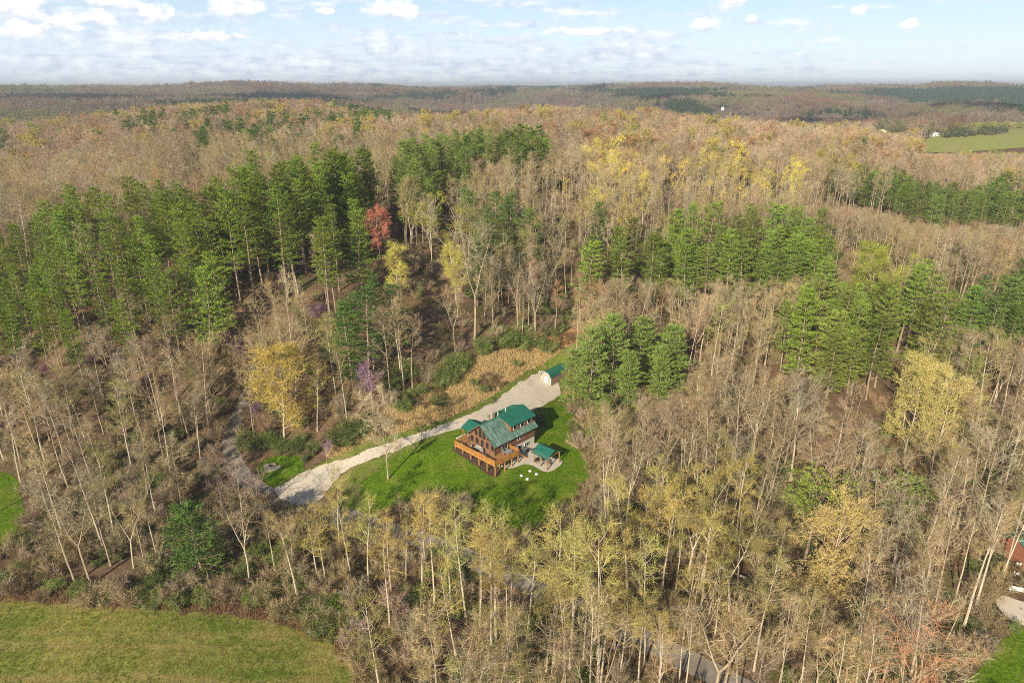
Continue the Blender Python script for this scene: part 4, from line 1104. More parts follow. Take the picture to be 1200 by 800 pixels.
PGREEN = (.18, .25, .038)
hand('bare', 8, 455, 561, 463, (.58, .48, .30), 'lone pale barked tree on the lawn beside the driveway', squash=1.1)
hand('bud', 4, 333, 514, 414, GOLD, 'full golden leafing tree between the lane and the driveway', squash=1.3)
hand('bud', 1, 372, 505, 430, (.46, .38, .14), 'thin golden tree just right of the full golden one by the lane')
hand('bud', 4, 965, 722, 602, (.62, .49, .21), 'big round golden crowned tree alone among bare trees lower right', squash=1.15, clear=5)
hand('bare', 2, 108, 684, 562, TWIGTINT['grey'], 'left of the twin tall pale sycamores above the field', squash=1.0)
hand('bare', 1, 88, 682, 558, TWIGTINT['grey'], 'right leaning pale sycamore close by its twin above the field')
hand('pine', 6, 236, 668, 590, (.12, .20, .05), 'single bushy dark green conifer above the field edge', 'conifer', 'conifer_tree', squash=1.35, clear=6)
hand('pine', 7, 940, 668, 566, (.27, .34, .06), 'bright flat topped pine behind the round golden tree', 'pine tree', squash=1.5)
hand('pine', 7, 1046, 668, 567, (.22, .28, .07), 'olive flat topped pine behind the spreading white limbed tree', 'pine tree', squash=1.35)
hand('bare', 7, 1085, 690, 572, (.42, .34, .24), 'spreading white limbed tree right of the olive flat topped pine', squash=1.1)
hand('bud', 5, 383, 540, 519, PINK, 'small pink redbud beside the gravel driveway', name='redbud_tree', squash=1.2)
hand('bud', 5, 437, 482, 428, (.36, .22, .32), 'purple flowering redbud at the dark wood edge above the meadow', name='redbud_tree', squash=.8)
hand('bud', 5, 298, 500, 472, PINK, 'purple redbud leaning over the lane by the golden tree', name='redbud_tree', squash=1.0)
hand('bud', 4, 446, 303, 249, ORANGE, 'rust red leafing tree between the two pine stands', squash=1.05)
hand('bud', 4, 466, 350, 293, BRIGHTY, 'bright yellow tree at the wood edge below the rust red tree', squash=1.1)
hand('bud', 4, 534, 352, 292, BRIGHTY, 'small bright yellow crown beside the tall grey limbed tree', squash=.8)
hand('bare', 2, 556, 398, 262, TWIGTINT['grey'], 'tallest grey limbed tree above the dry meadow')
hand('bare', 7, 1015, 700, 560, TWIGTINT['grey'], 'pale crooked tree between the round golden tree and the white limbed one')
hand('bud', 4, 1060, 530, 432, (.62, .54, .20), 'broad pale yellow tree below the right hand pine cluster', squash=1.15)
hand('bud', 4, 1092, 545, 445, (.64, .55, .22), 'pale yellow tree at the right of the broad pale yellow one', squash=1.0)
hand('bud', 4, 1012, 378, 295, (.38, .42, .08), 'yellow green leafing tree rising behind the right hand pine cluster', squash=1.2)
hand('bud', 1, 1125, 530, 425, (.27, .31, .06), 'loose olive green tree right of the pale yellow pair')
ORD = 'first second third fourth fifth sixth seventh eighth ninth tenth eleventh twelfth thirteenth fourteenth fifteenth sixteenth seventeenth eighteenth nineteenth twentieth'.split()
FRONT = [(640, 786, 672, 1), (662, 800, 690, 0), (684, 772, 668, 3), (704, 800, 692, 0), (726, 796, 700, 1), (748, 800, 702, 3), (772, 800, 715, 0), (795, 806, 720, 1)]
for (px, py, top, k) in FRONT: hand('bud', k, px, py, top, (.54, .44, .17), 'pale trunked budding tree beside the lane at the bottom of the wood', squash=1.15, clear=1.6)
for i, (px, py, top, k) in enumerate(sorted([(412, 682, 585, 1), (432, 690, 572, 0), (458, 692, 588, 3), (476, 680, 596, 0), (495, 692, 572, 1), (509, 706, 566, 3), (528, 702, 585, 0), (546, 722, 580, 1), (562, 742, 606, 3), (581, 752, 590, 0), (596, 757, 618, 3), (618, 748, 612, 1), (649, 776, 612, 0), (668, 782, 620, 3), (700, 798, 622, 1), (735, 690, 556, 0), (751, 674, 566, 3), (776, 690, 572, 1), (792, 694, 600, 3), (720, 760, 622, 0), (756, 778, 640, 1), (398, 640, 552, 0), (820, 720, 600, 3), (838, 742, 655, 1)])):
    hand('bud', k, px, py, top + (16 if 420 < px < 640 else 4), (.56 * RNG.uniform(.85, 1.1), .47, .16), 'slender pale trunked budding tree, %s in the row below the lawn' % ((ORD[i] + ' from the left') if i < 12 else (ORD[23 - i] + ' from the right')), squash=RNG.uniform(1.0, 1.25), clear=1.8)
for (px, py, top) in ((285, 612, 545), (262, 600, 540), (305, 622, 560)): hand('bare', 5, px, py, top, (.46, .33, .27), 'pinkish grey bare tree where the lane meets the driveway', clear=1.5)
for i, (px, py, top, k, sq, lab) in enumerate([
    (690, 478, 388, 5, 1.0, 'tallest bushy pine standing closest to the shed'), (672, 474, 412, 6, .9, 'low rounded pine overhanging the shed roof'),
    (716, 466, 372, 5, 1.0, 'bushy pine behind the tallest one near the shed'), (748, 452, 374, 5, 1.1, 'bushy pine in the middle of the shed grove'),
    (783, 458, 382, 6, 1.1, 'wide bushy pine at the right end of the shed grove'), (770, 470, 408, 5, 1.0, 'shorter bushy pine in front of the right end of the grove'),
    (708, 500, 462, 6, .8, 'small bushy young pine in front of the shed grove'), (735, 480, 415, 6, .9, 'medium bushy pine in the front row of the shed grove'), (828, 398, 372, 6, .8, 'small bright pine between the shed grove and the bare wood')]):
    hand('pine', k, px, py, top, (.22, .31, .07), lab, 'pine tree', squash=sq, clear=2.5)

# regions by the image position of a tree's foot
R_PINES = [([(-40, 455), (20, 450), (100, 455), (160, 468), (230, 468), (262, 432), (300, 408), (350, 396), (405, 400), (448, 335), (448, 270), (380, 272), (230, 302), (100, 315), (30, 335), (-40, 350)], 5.5, 'the left hillside plantation', (0, 1, 2, 3, 4), (23, 31), PGREEN, .93),
           ([(456, 262), (465, 245), (500, 222), (560, 212), (640, 208), (650, 226), (610, 242), (560, 246), (545, 278), (500, 290), (462, 292)], 6.5, 'the dark hilltop stand', (0, 2, 4, 8), (20, 26), (.175, .25, .05), .85),
           ([(672, 352), (760, 340), (830, 325), (920, 315), (1000, 345), (1050, 360), (1040, 400), (900, 376), (800, 376), (690, 376)], 6.0, 'the line behind the shed grove', (0, 2, 4, 8), (20, 27), (.185, .26, .046), .85),
           ([(898, 470), (920, 400), (985, 385), (1060, 405), (1098, 450), (1070, 470), (1010, 482), (950, 490)], 5.8, 'the big right hand cluster', (2, 4, 8, 0), (19, 26), (.22, .285, .055), .86),
           ([(1095, 425), (1130, 395), (1240, 385), (1240, 440), (1150, 440)], 5.4, 'the right edge stand', (0, 4, 8), (17, 23), (.15, .23, .055), .9),
           ([(945, 232), (1010, 250), (1080, 272), (1200, 282), (1240, 280), (1240, 250), (1130, 262), (1050, 240), (980, 222)], 5.6, 'the long upper right belt', (2, 4, 8), (13, 17), (.165, .235, .05), .75),
           ([(1155, 240), (1240, 240), (1240, 275), (1150, 270)], 7.0, 'the clump above the belt', (2, 4, 8), (14, 18), (.14, .225, .055), .9)]
R_SPINES = [([(130, 165), (430, 150), (440, 205), (380, 215), (240, 215), (140, 190)], .16), ([(-40, 190), (25, 190), (25, 215), (-40, 215)], .3), ([(60, 140), (110, 138), (110, 152), (60, 152)], .25),
            ([(410, 140), (460, 140), (460, 175), (410, 175)], .5), ([(1085, 178), (1200, 178), (1200, 192), (1085, 192)], .25), ([(385, 400), (470, 340), (500, 380), (480, 440), (400, 480)], .5), ([(455, 330), (560, 330), (560, 370), (455, 370)], .22), ([(540, 300), (620, 300), (615, 350), (560, 350)], .3),
            ([(270, 190), (310, 190), (310, 215), (270, 215)], .5), ([(1060, 460), (1140, 440), (1140, 520), (1075, 520)], .25), ([(640, 300), (720, 300), (720, 340), (640, 340)], .06)]
R_YELLOW = [([(365, 800), (370, 640), (440, 640), (560, 680), (700, 700), (760, 640), (860, 640), (900, 820), (640, 830), (430, 830)], .82, (.52, .43, .14)),
            ([(680, 215), (850, 225), (960, 250), (960, 275), (840, 280), (680, 245)], .34, (.74, .62, .15)), ([(630, 260), (760, 270), (760, 330), (630, 320)], .30, (.62, .50, .14)),
            ([(1060, 540), (1130, 540), (1130, 480), (1060, 490)], .3, (.48, .42, .12)), ([(990, 345), (1060, 345), (1070, 420), (1030, 420)], .25, (.4, .42, .1)),
            ([(380, 470), (450, 410), (450, 500), (400, 520)], .25, (.42, .38, .13)), ([(500, 300), (600, 330), (560, 360), (480, 360)], .30, (.40, .37, .08))]
PROT = [L_ROUGH, L_PADLAWN, L_FIELD, L_SIDE, L_LAWN, L_MEADOW, L_DRIVE, L_VERGE, L_UP, L_RLAWN, L_RGRAV, FARF]
def polypx(loop): 
    z = ground_z(loop[:, 0], loop[:, 1]); return project(np.column_stack([loop, z]))[:, :2]
KEEP_PX = [np.array([(442, 556), (480, 532), (560, 505), (640, 500), (690, 545), (645, 605), (600, 612), (520, 582), (475, 574)])] + [polypx(L) for L in (L_FIELD, L_SIDE, L_MEADOW, L_DRIVE, L_RLAWN, L_RGRAV)] + [np.array([(520, 560), (545, 500), (615, 462), (640, 500), (665, 545), (590, 565)])] + [np.array([(258, 505), (280, 495), (330, 575), (300, 580), (262, 560)])]
ALLOW_TOP = [(0, 0)]

ang_max = math.radians(45)
def near_points(spacing, y0, y1, seed):
    rng = np.random.default_rng(seed); ys = np.arange(y0, y1, spacing); out = []
    for y in ys:
        xm = (y * CP + 84 * SP) * .80 + 14; xs = np.arange(-xm, xm, spacing)
        out.append(np.column_stack([xs + rng.uniform(-.48, .48, len(xs)) * spacing, y + rng.uniform(-.48, .48, len(xs)) * spacing]))
    return np.vstack(out)
SUNLIT = [hit(446, 303), hit(466, 350), hit(534, 352), hit(333, 514)]
def blocked(q, margin=0.0):
    b = np.zeros(len(q), bool)
    for c in SUNLIT:                                    # gaps in the wood through which the sun reaches the bright crowns
        rel = q - np.array(c[:2]); al = rel[:, 0] * SUN_DIR.x + rel[:, 1] * SUN_DIR.y; la = np.abs(rel[:, 0] * SUN_DIR.y - rel[:, 1] * SUN_DIR.x)
        b |= (al > -4) & (al < 27) & (la < 4.2)
    for L in PROT: b |= inside(L, q[:, 0], q[:, 1])
    dl = np.vstack([smooth_loop(C_DOWN, False, 2.0)]); 
    b |= (np.sqrt(((q[:, None] - dl[None]) ** 2).sum(-1)).min(1) < 2.9)
    c = L_DRIVE; b |= (np.sqrt(((q[:, None] - c[None]) ** 2).sum(-1)).min(1) < 2.2)
    for (x, y, c) in HAND: b |= np.hypot(q[:, 0] - x, q[:, 1] - y) < c
    ctr = house_pt(6, 2); b |= np.hypot(q[:, 0] - ctr[0], q[:, 1] - ctr[1]) < 13
    return b
KEEP_TREES = [np.array(p) for p in (                   # stands whose crowns stay in view above the bare wood in front of them
    [(655, 470), (652, 432), (690, 378), (800, 376), (815, 420), (800, 452), (740, 470)], [(690, 322), (695, 275), (780, 262), (900, 272), (965, 285), (960, 325), (800, 330)],
    [(900, 425), (905, 335), (1000, 295), (1085, 395), (1050, 440), (980, 450)], [(1096, 385), (1110, 325), (1240, 320), (1240, 385)], [(955, 205), (1060, 232), (1240, 245), (1240, 270), (1080, 262), (985, 232)],
    [(1000, 500), (1010, 450), (1060, 430), (1105, 450), (1105, 500), (1050, 515)], [(938, 690), (940, 625), (975, 600), (1012, 630), (1010, 690)], [(910, 610), (915, 572), (970, 572), (970, 610)], [(1015, 605), (1020, 568), (1065, 568), (1065, 605)],
    [(60, 672), (35, 580), (75, 560), (125, 565), (118, 672)], [(205, 660), (215, 600), (262, 600), (262, 660)], [(300, 500), (300, 430), (333, 415), (385, 440), (380, 500)], [(428, 475), (428, 432), (450, 432), (450, 475)], [(430, 560), (425, 475), (480, 475), (480, 555)], [(1183, 668), (1186, 622), (1215, 618), (1215, 712), (1172, 708)])]
KEEP_ALL = [np.array(p) for p in ([(426, 280), (430, 246), (465, 246), (465, 280)], [(446, 322), (449, 295), (485, 295), (485, 322)], [(516, 325), (520, 293), (552, 293), (552, 325)], [(985, 330), (990, 293), (1040, 293), (1045, 330)])]
def cover_limit(P, h, width, polys, infront=True):
    """largest share of h that keeps each tree from hiding the kept areas behind it"""
    f = np.zeros(len(P)); done = np.zeros(len(P), bool); foot = project(P)
    for fr in (1.0, .85, .7, .55, .42, .3):
        bad = np.zeros(len(P), bool)
        for s in np.linspace(.4, 1.0, 7):
            Q = P.copy(); Q[:, 2] += h * fr * s; q = project(Q)
            for dx in (-1, 0, 1):
                for L in polys: bad |= inside(L, q[:, 0] + dx * width * F_PX / q[:, 2], q[:, 1]) & ((not infront) | (foot[:, 1] > np.max(np.asarray(L)[:, 1]) - 8))
        ok = ~bad & ~done; f[ok] = fr; done |= ok
    return f
R_THIN = [([(-60, 700), (-60, 560), (60, 540), (250, 575), (330, 600), (380, 640), (420, 800), (400, 740), (290, 712)], .62), ([(700, 560), (690, 470), (830, 440), (850, 520), (760, 580)], .55), ([(380, 610), (560, 600), (760, 640), (860, 690), (900, 820), (430, 820)], .74),
          ([(455, 420), (560, 380), (690, 345), (690, 385), (600, 400), (480, 465)], .6), ([(800, 700), (860, 640), (930, 700), (1000, 800), (900, 800)], .6), ([(380, 470), (480, 440), (470, 500), (400, 530)], .6)]
rec = []                                               # (kind, x, y, z, height, proto, tint, group)
q = near_points(4.7, 66, 330, 7)
q = q[~blocked(q)]
z = ground_z(q[:, 0], q[:, 1]); P = np.column_stack([q, z]); F = project(P)
keep = (F[:, 0] > -70) & (F[:, 0] < 1270) & (F[:, 1] < 1010)
P = P[keep]; F = F[keep]; N_ = len(P)
u = RNG.uniform(size=N_); u2 = RNG.uniform(size=N_); dens = fbm(P[:, 0] / 22, P[:, 1] / 22, 77, 3)
kind = np.array(['bare'] * N_, dtype=object); grp = np.zeros(N_, int) - 1; prob = 0.30 + 0.75 * sstep(.3, .65, dens)
for gi, (pg, sp, lab, ks, hr, tint, pr) in enumerate(R_PINES):
    m = inside(pg, F[:, 0], F[:, 1]); kind[m & (u < pr)] = 'pine'; grp[m & (u < pr)] = gi; prob[m] = (4.7 / sp) ** 2 * 1.0
for pg, pr in R_SPINES:
    m = inside(pg, F[:, 0], F[:, 1]) & (kind == 'bare') & (u < pr); kind[m] = 'pine'
ytint = np.zeros((N_, 3)) + np.array([.42, .36, .12])
for pg, pr, tint in R_YELLOW:
    m = inside(pg, F[:, 0], F[:, 1]) & (kind == 'bare') & (u2 < pr); kind[m] = 'bud'; ytint[m] = tint
m = (kind == 'bare') & (u2 > .90); kind[m] = 'bud'; ytint[m] = (.42, .375, .15)
for pg, pr in R_THIN: prob[inside(pg, F[:, 0], F[:, 1]) & (kind != 'pine')] *= pr
prob[(kind == 'bare') & (F[:, 0] > 350)] *= .88
sel = RNG.uniform(size=N_) < prob
P, F, kind, grp, ytint, u, u2 = (a[sel] for a in (P, F, kind, grp, ytint, u, u2))
N_ = len(P)
h = np.where(kind == 'bare', RNG.uniform(15, 23, N_), np.where(kind == 'bud', RNG.uniform(15, 21.5, N_), RNG.uniform(18, 25, N_)))
for gi, r_ in enumerate(R_PINES):
    m = grp == gi; h[m] = RNG.uniform(r_[4][0], r_[4][1], m.sum()) * ((.74 + .26 * np.clip(F[m, 0] / 330, 0, 1)) if gi == 0 else 1)
near = (F[:, 1] > 440)
lim = np.ones(N_); lim[near] = cover_limit(P[near], h[near], 1.6, KEEP_PX, False)
m = F[:, 1] > 270; lim[m] = np.minimum(lim[m], cover_limit(P[m], h[m], 1.5, KEEP_ALL))
m = (F[:, 1] > 255) & (kind != 'pine'); lim[m] = np.minimum(lim[m], cover_limit(P[m], h[m], 1.2, KEEP_TREES))
h = h * lim; ok = (lim > .25) & (h > 5)
P, F, kind, grp, ytint, u, u2, h, lim = (a[ok] for a in (P, F, kind, grp, ytint, u, u2, h, lim)); N_ = len(P)
order = np.argsort(-h / F[:, 2])
def side_of(fx, fy):
    if fy > 640:
        if fx <= 200: return 'above the field near the twin sycamores'
        if fx <= 380: return 'above the bend of the field'
        if fx < 560: return 'in the wood below the left end of the lawn'
        if fx < 720: return 'in the wood below the middle of the lawn'
        if fx < 880: return 'in the wood below the pavilion end of the lawn'
        return 'round the golden tree at lower right' if fx < 1050 else 'by the red cabin at lower right'
    if fx < 110: return 'on the slope at the left edge'
    if fx < 330: return 'below the left hillside plantation' if fy < 510 else 'left of the lane above the dark conifer'
    if fx < 480: return 'between the golden tree and the dry meadow'
    if fx < 690: return 'on the hill behind the dry meadow'
    if fy < 440: return 'in front of the line of pines behind the shed' if fx < 900 else 'round the right hand pine clusters'
    if fx < 820: return 'just right of the lawn and shed grove'
    return 'in the middle of the right hand wood' if fx < 1000 else 'round the pale yellow pair at the right'
ADJ = {'bare': 'leafless grey brown tree', 'bud': 'yellow green budding tree'}
cnt = {'bare': 0, 'bud': 0, 'pine': 0}; LIMIT = {'bare': 285, 'bud': 270, 'pine': 285}
stuff = {'bare': [], 'bud': [], 'pine': []}
def jit(t, a=.12): return tuple(max(.01, c * f_) for c, f_ in zip(t, (1 + RNG.normal(0, a)) * np.array([1, 1 + RNG.normal(0, a * .4), 1 + RNG.normal(0, a * .5)])))
for i in order:
    kd = kind[i]; p = P[i]
    if kd == 'bare':
        tt = jit(TWIGTINT[RNG.choice(['bare', 'warm', 'grey', 'red'], p=[.45, .25, .28, .02])]); k = int(RNG.choice(8, p=[.22, .17, .08, .06, .22, .06, .15, .04])); k = 6 if lim[i] < .6 else k; tt = tuple(np.array(tt) * (.72 + .56 * float(fbm(p[0] / 30, p[1] / 30, 83, 2))))
    elif kd == 'bud': tt = jit(ytint[i], .13); k = int(RNG.choice(4)) 
    else:
        r_ = R_PINES[grp[i]] if grp[i] >= 0 else None
        tt = jit(r_[5] if r_ else (.12, .20, .05), .18); k = int(RNG.choice(r_[3] if r_ else (2, 4, 8)))
    rz = RNG.uniform(0, 2 * PI)
    if cnt[kd] < LIMIT[kd] and (kd != 'pine' or True):
        cnt[kd] += 1
        if kd == 'pine':
            where = R_PINES[grp[i]][2] if grp[i] >= 0 else 'scattered singly among leafless trees'
            if grp[i] >= 0:
                gm = F[grp == grp[i]]; fy = (gm[:, 1] < F[i, 1]).mean(); fx = (gm[:, 0] < F[i, 0]).mean()
                row = 'front' if fy > .66 else 'back' if fy < .33 else 'middle'; sidew = 'left' if fx < .25 else 'right' if fx > .75 else 'centre left' if fx < .5 else 'centre right'
                form = {0: 'layered', 1: 'narrow', 2: 'dense', 3: 'tall bare stemmed', 4: 'full', 8: 'low branched'}.get(k, 'bushy')
                where = where + ', %s rows, %s' % (row, sidew)
            lab = (form + ' green pine in ' + where) if grp[i] >= 0 else 'dark green pine standing scattered among leafless trees'
            make_tree('pine', k, tuple(p), h[i], tt, rz, lab, 'pine tree', 'pines in ' + where if grp[i] >= 0 else 'scattered pines', squash=RNG.uniform(.70, 1.0) if grp[i] in (0, 1) else RNG.uniform(.8, 1.2))
        else:
            wh = side_of(F[i, 0], F[i, 1]); bl = float(tt[2] / tt[0])
            look = (('forked ' if k in (2, 3, 7) else 'broad ' if k in (5, 8) else 'slender ') + ('reddish ' if bl < .42 and kd == 'bare' and tt[1] / tt[0] < .66 else 'greyish ' if bl > .54 else 'tan ') + 'leafless tree') if kd == 'bare' else (('forked ' if k == 2 else 'slender ') + ('golden ' if tt[0] > tt[1] * 1.16 else 'yellow green ') + 'budding tree')
            make_tree(kd, k, tuple(p), h[i], tt, rz, look + ' ' + wh, 'tree', look + 's ' + wh, squash=RNG.uniform(.85, 1.25))
    else: stuff[kd].append((*p, h[i], k, rz, *tt))

def scatter(name, rows, protos, hs, label, parent=None):
    """one object that stands plants on many points; rows: x y z height proto turn r g b"""
    if not len(rows): return None
    A = np.array(rows, float); me = bpy.data.meshes.new(name); me.vertices.add(len(A)); me.vertices.foreach_set('co', A[:, :3].ravel())
    sc = A[:, 3] / np.array(hs)[A[:, 4].astype(int)]
    me.attributes.new('size', 'FLOAT', 'POINT').data.foreach_set('value', sc)
    me.attributes.new('turn', 'FLOAT', 'POINT').data.foreach_set('value', A[:, 5])
    me.attributes.new('pick', 'INT', 'POINT').data.foreach_set('value', A[:, 4].astype(np.int32))
    me.attributes.new('tint', 'FLOAT_COLOR', 'POINT').data.foreach_set('color', np.column_stack([A[:, 6:9], np.ones(len(A))]).ravel())
    o = bpy.data.objects.new(name, me); COL.objects.link(o)
    g = bpy.data.node_groups.new(name, 'GeometryNodeTree')
    g.interface.new_socket('Geometry', in_out='INPUT', socket_type='NodeSocketGeometry'); g.interface.new_socket('Geometry', in_out='OUTPUT', socket_type='NodeSocketGeometry')
    n = g.nodes; l = g.links; gi = n.new('NodeGroupInput'); go = n.new('NodeGroupOutput'); jn = n.new('GeometryNodeJoinGeometry')
    def attr(nm, t):
        a = n.new('GeometryNodeInputNamedAttribute'); a.data_type = t; a.inputs['Name'].default_value = nm; return a.outputs[0]
    cx = n.new('ShaderNodeCombineXYZ'); l.new(attr('turn', 'FLOAT'), cx.inputs[2])
    er = n.new('FunctionNodeEulerToRotation'); l.new(cx.outputs[0], er.inputs[0])
    pick = attr('pick', 'INT'); size = attr('size', 'FLOAT')
    for k, p in enumerate(protos):
        oi = n.new('GeometryNodeObjectInfo'); oi.inputs['Object'].default_value = p; oi.inputs['As Instance'].default_value = True
        cmp_ = n.new('FunctionNodeCompare'); cmp_.data_type = 'INT'; cmp_.operation = 'EQUAL'; l.new(pick, cmp_.inputs[2]); cmp_.inputs[3].default_value = k
        ip = n.new('GeometryNodeInstanceOnPoints'); l.new(gi.outputs[0], ip.inputs['Points']); l.new(cmp_.outputs[0], ip.inputs['Selection'])
        l.new(oi.outputs['Geometry'], ip.inputs['Instance']); l.new(er.outputs[0], ip.inputs['Rotation']); l.new(size, ip.inputs['Scale'])
        l.new(ip.outputs[0], jn.inputs[0])
    l.new(jn.outputs[0], go.inputs[0])
    md = o.modifiers.new('scatter', 'NODES'); md.node_group = g
    return tag(o, label, None, None, 'stuff')
scatter('leafless_woods', stuff['bare'], P_BARE, H_BARE, 'mass of leafless brown trees filling the hillside woods')
scatter('budding_woods', stuff['bud'], P_BUD, H_BUD, 'yellow budding trees mixed through the hillside woods')
scatter('pine_woods', stuff['pine'], P_PINE, H_PINE, 'green pines filling the depth of the pine stands')

tick('middle')
# mid-distance woods
def ring_points(spacing, r0, r1, seed):
    rng = np.random.default_rng(seed); out = []; r = r0
    while r < r1:
        n = int(2 * ang_max * r / spacing); a = -ang_max + 2 * ang_max * (np.arange(n) + rng.uniform(-.48, .48, n)) / n
        d = r + rng.uniform(-.48, .48, n) * spacing; out.append(np.column_stack([np.sin(a) * d, np.cos(a) * d])); r += spacing
    return np.vstack(out)
def forest_tint(q, kindname=None):
    a = fbm(q[:, 0] / 130, q[:, 1] / 130, 41, 3); rr_ = RNG.uniform(size=len(q))
    t = np.zeros((len(q), 3)) + np.array([.42, .315, .20])
    t[rr_ < .35] = (.42, .34, .245); t[rr_ > .66] = (.44, .32, .19); t[(rr_ > .93) & (a > .45)] = (.46, .25, .13)
    big_ = fbm(q[:, 0] / 70, q[:, 1] / 70, 47, 3)[:, None]; mv = sstep(.42, .62, fbm(q[:, 0] / 95, q[:, 1] / 95, 53, 3))[:, None]
    t = t * (.68 + .64 * big_) * (1 - mv * np.array([.08, .11, .10]))
    return t * (1 + RNG.normal(0, .14, (len(q), 1)))
q = ring_points(6.0, 315, 1000, 17)
q = q[(q[:, 1] > 328)]
q = q[~(inside(FARF, q[:, 0], q[:, 1]))]
P = np.column_stack([q, ground_z(q[:, 0], q[:, 1])]); F = project(P); N_ = len(P)
u = RNG.uniform(size=N_); kd = np.zeros(N_, int); dn = fbm(q[:, 0] / 60, q[:, 1] / 60, 55, 3)
tint = forest_tint(q); hh = RNG.uniform(14, 21, N_)
for pg, sp, lab, ks, hr, tn, pr in R_PINES:
    m = inside(pg, F[:, 0], F[:, 1]) & (u < pr); kd[m] = 2; tint[m] = np.array(tn) * .95
for pg, pr in R_SPINES:
    m = inside(pg, F[:, 0], F[:, 1]) & (u < pr) & (dn > .38); kd[m] = 2; tint[m] = (.10, .17, .045)
for pg, pr, tn in R_YELLOW:
    m = inside(pg, F[:, 0], F[:, 1]) & (kd == 0) & (u < pr * 2.2 * sstep(.42, .62, fbm(q[:, 0] / 24, q[:, 1] / 24, 97, 2))); kd[m] = 1; tint[m] = np.array(tn) * RNG.uniform(.8, 1.1, (m.sum(), 1)); hh[m] *= 1.08
m = (kd == 0) & (u > .965); kd[m] = 1; tint[m] = (.48, .40, .11)
m = (kd == 0) & (u > .945); kd[m] = 1; tint[m] = (.46, .27, .14)
m = (kd == 0) & (u > .93); kd[m] = 1; tint[m] = (.30, .32, .10)
tint *= (1 + RNG.normal(0, .13, (N_, 1)))
hh = np.where(kd == 2, RNG.uniform(17, 24, N_), hh); tr = RNG.uniform(0, 6.28, N_)
KEEP_FAR = [np.array([(1082, 181), (1085, 150), (1200, 150), (1250, 150), (1250, 181)]), np.array([(1026, 156), (1026, 147), (1062, 147), (1062, 156)])]
fl_ = np.ones(N_); m = F[:, 0] > 1000; fl_[m] = cover_limit(P[m], hh[m], 2.0, KEEP_FAR); fl_[(fl_ < .4)] = 0
for gi, r_ in enumerate(R_PINES):
    m = inside(r_[0], F[:, 0], F[:, 1]) & (kd == 2); hh[m] = RNG.uniform(r_[4][0], r_[4][1], m.sum())
for code, nm, pr_, hs, lab in ((0, 'leafless_woods', P_FBARE, [22, 21, 23, 20], 'leafless grey brown woods covering the middle ridges'), (1, 'budding_woods', P_FBUD, [20, 19], 'yellow and orange budding trees dotted over the middle ridges'), (2, 'pine_woods', P_FPINE, [24, 22], 'dark pines scattered over the middle ridges')):
    m = (kd == code) & (fl_ > 0); k = RNG.integers(0, len(pr_), m.sum())
    scatter(nm, np.column_stack([P[m], (hh * fl_)[m], k, tr[m], tint[m]]), pr_, hs, lab)
# far woods in clumps
q = np.vstack([ring_points(21, 990, 2300, 18), ring_points(34, 2300, 5200, 19)])
q = q[~inside(FARF, q[:, 0], q[:, 1])]
for (px, D) in FAR_SPOTS:
    hx, hy, _z = at_far(px, D); dn_ = np.array([hx, hy]) / math.hypot(hx, hy); rel = q - np.array([hx, hy]); al = rel @ dn_; la = np.abs(rel @ np.array([-dn_[1], dn_[0]]))
    q = q[~((la < 26) & (al > -150) & (al < 26))]
zz_ = ground_z(q[:, 0], q[:, 1]); rr_ = np.hypot(q[:, 0], q[:, 1])
a = fbm(q[:, 0] / 420, q[:, 1] / 420, 61, 4); b_ = fbm(q[:, 0] / 900, q[:, 1] / 900, 66, 3); c_ = fbm(q[:, 0] / 160, q[:, 1] / 160, 69, 3)
u = RNG.uniform(size=len(q)); Fq = project(np.column_stack([q, zz_]))
tint = forest_tint(q) * .62 * np.array([1, 1.0, 1.12])
tint[(c_ > .62)] = (.24, .225, .11); tint[(c_ < .36) & (b_ > .5)] = (.27, .165, .12)
pine_shade = (a > .66)
for pg in ([(590, 111), (660, 111), (660, 106), (590, 106)], [(440, 124), (600, 118), (600, 113), (440, 119)], [(720, 121), (830, 121), (830, 113), (720, 115)], [(1085, 132), (1160, 132), (1160, 126), (1085, 127)], [(1165, 142), (1240, 142), (1240, 124), (1165, 130)], [(940, 146), (1030, 147), (1030, 140), (940, 140)], [(300, 124), (370, 124), (370, 116), (300, 116)], [(800, 119), (850, 119), (850, 116), (800, 116)]):  # some belts are evergreens, others cloud shadow put in as dark trees
    pine_shade |= inside(pg, Fq[:, 0], Fq[:, 1])
gap = fbm(q[:, 0] / 300, q[:, 1] / 300, 88, 3) > .66
big = np.where(rr_ > 2300, 1.55, 1.0)
for nm, m, pr_, tn, lab in (('far_woods', ~pine_shade & ~gap, P_CLUMP, tint, 'hazy leafless woods rolling to the horizon'), ('far_pine_shade_belts', pine_shade, P_PCLUMP, np.tile(np.array([[.05, .09, .04]]), (len(q), 1)), 'dark evergreen belts on the distant hills, partly standing in for cloud shadow')):
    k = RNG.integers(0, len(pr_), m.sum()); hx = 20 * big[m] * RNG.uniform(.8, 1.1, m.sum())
    scatter(nm, np.column_stack([q[m], zz_[m], hx, k, RNG.uniform(0, 6.28, m.sum()), tn[m]]), pr_, [20] * len(pr_), lab)

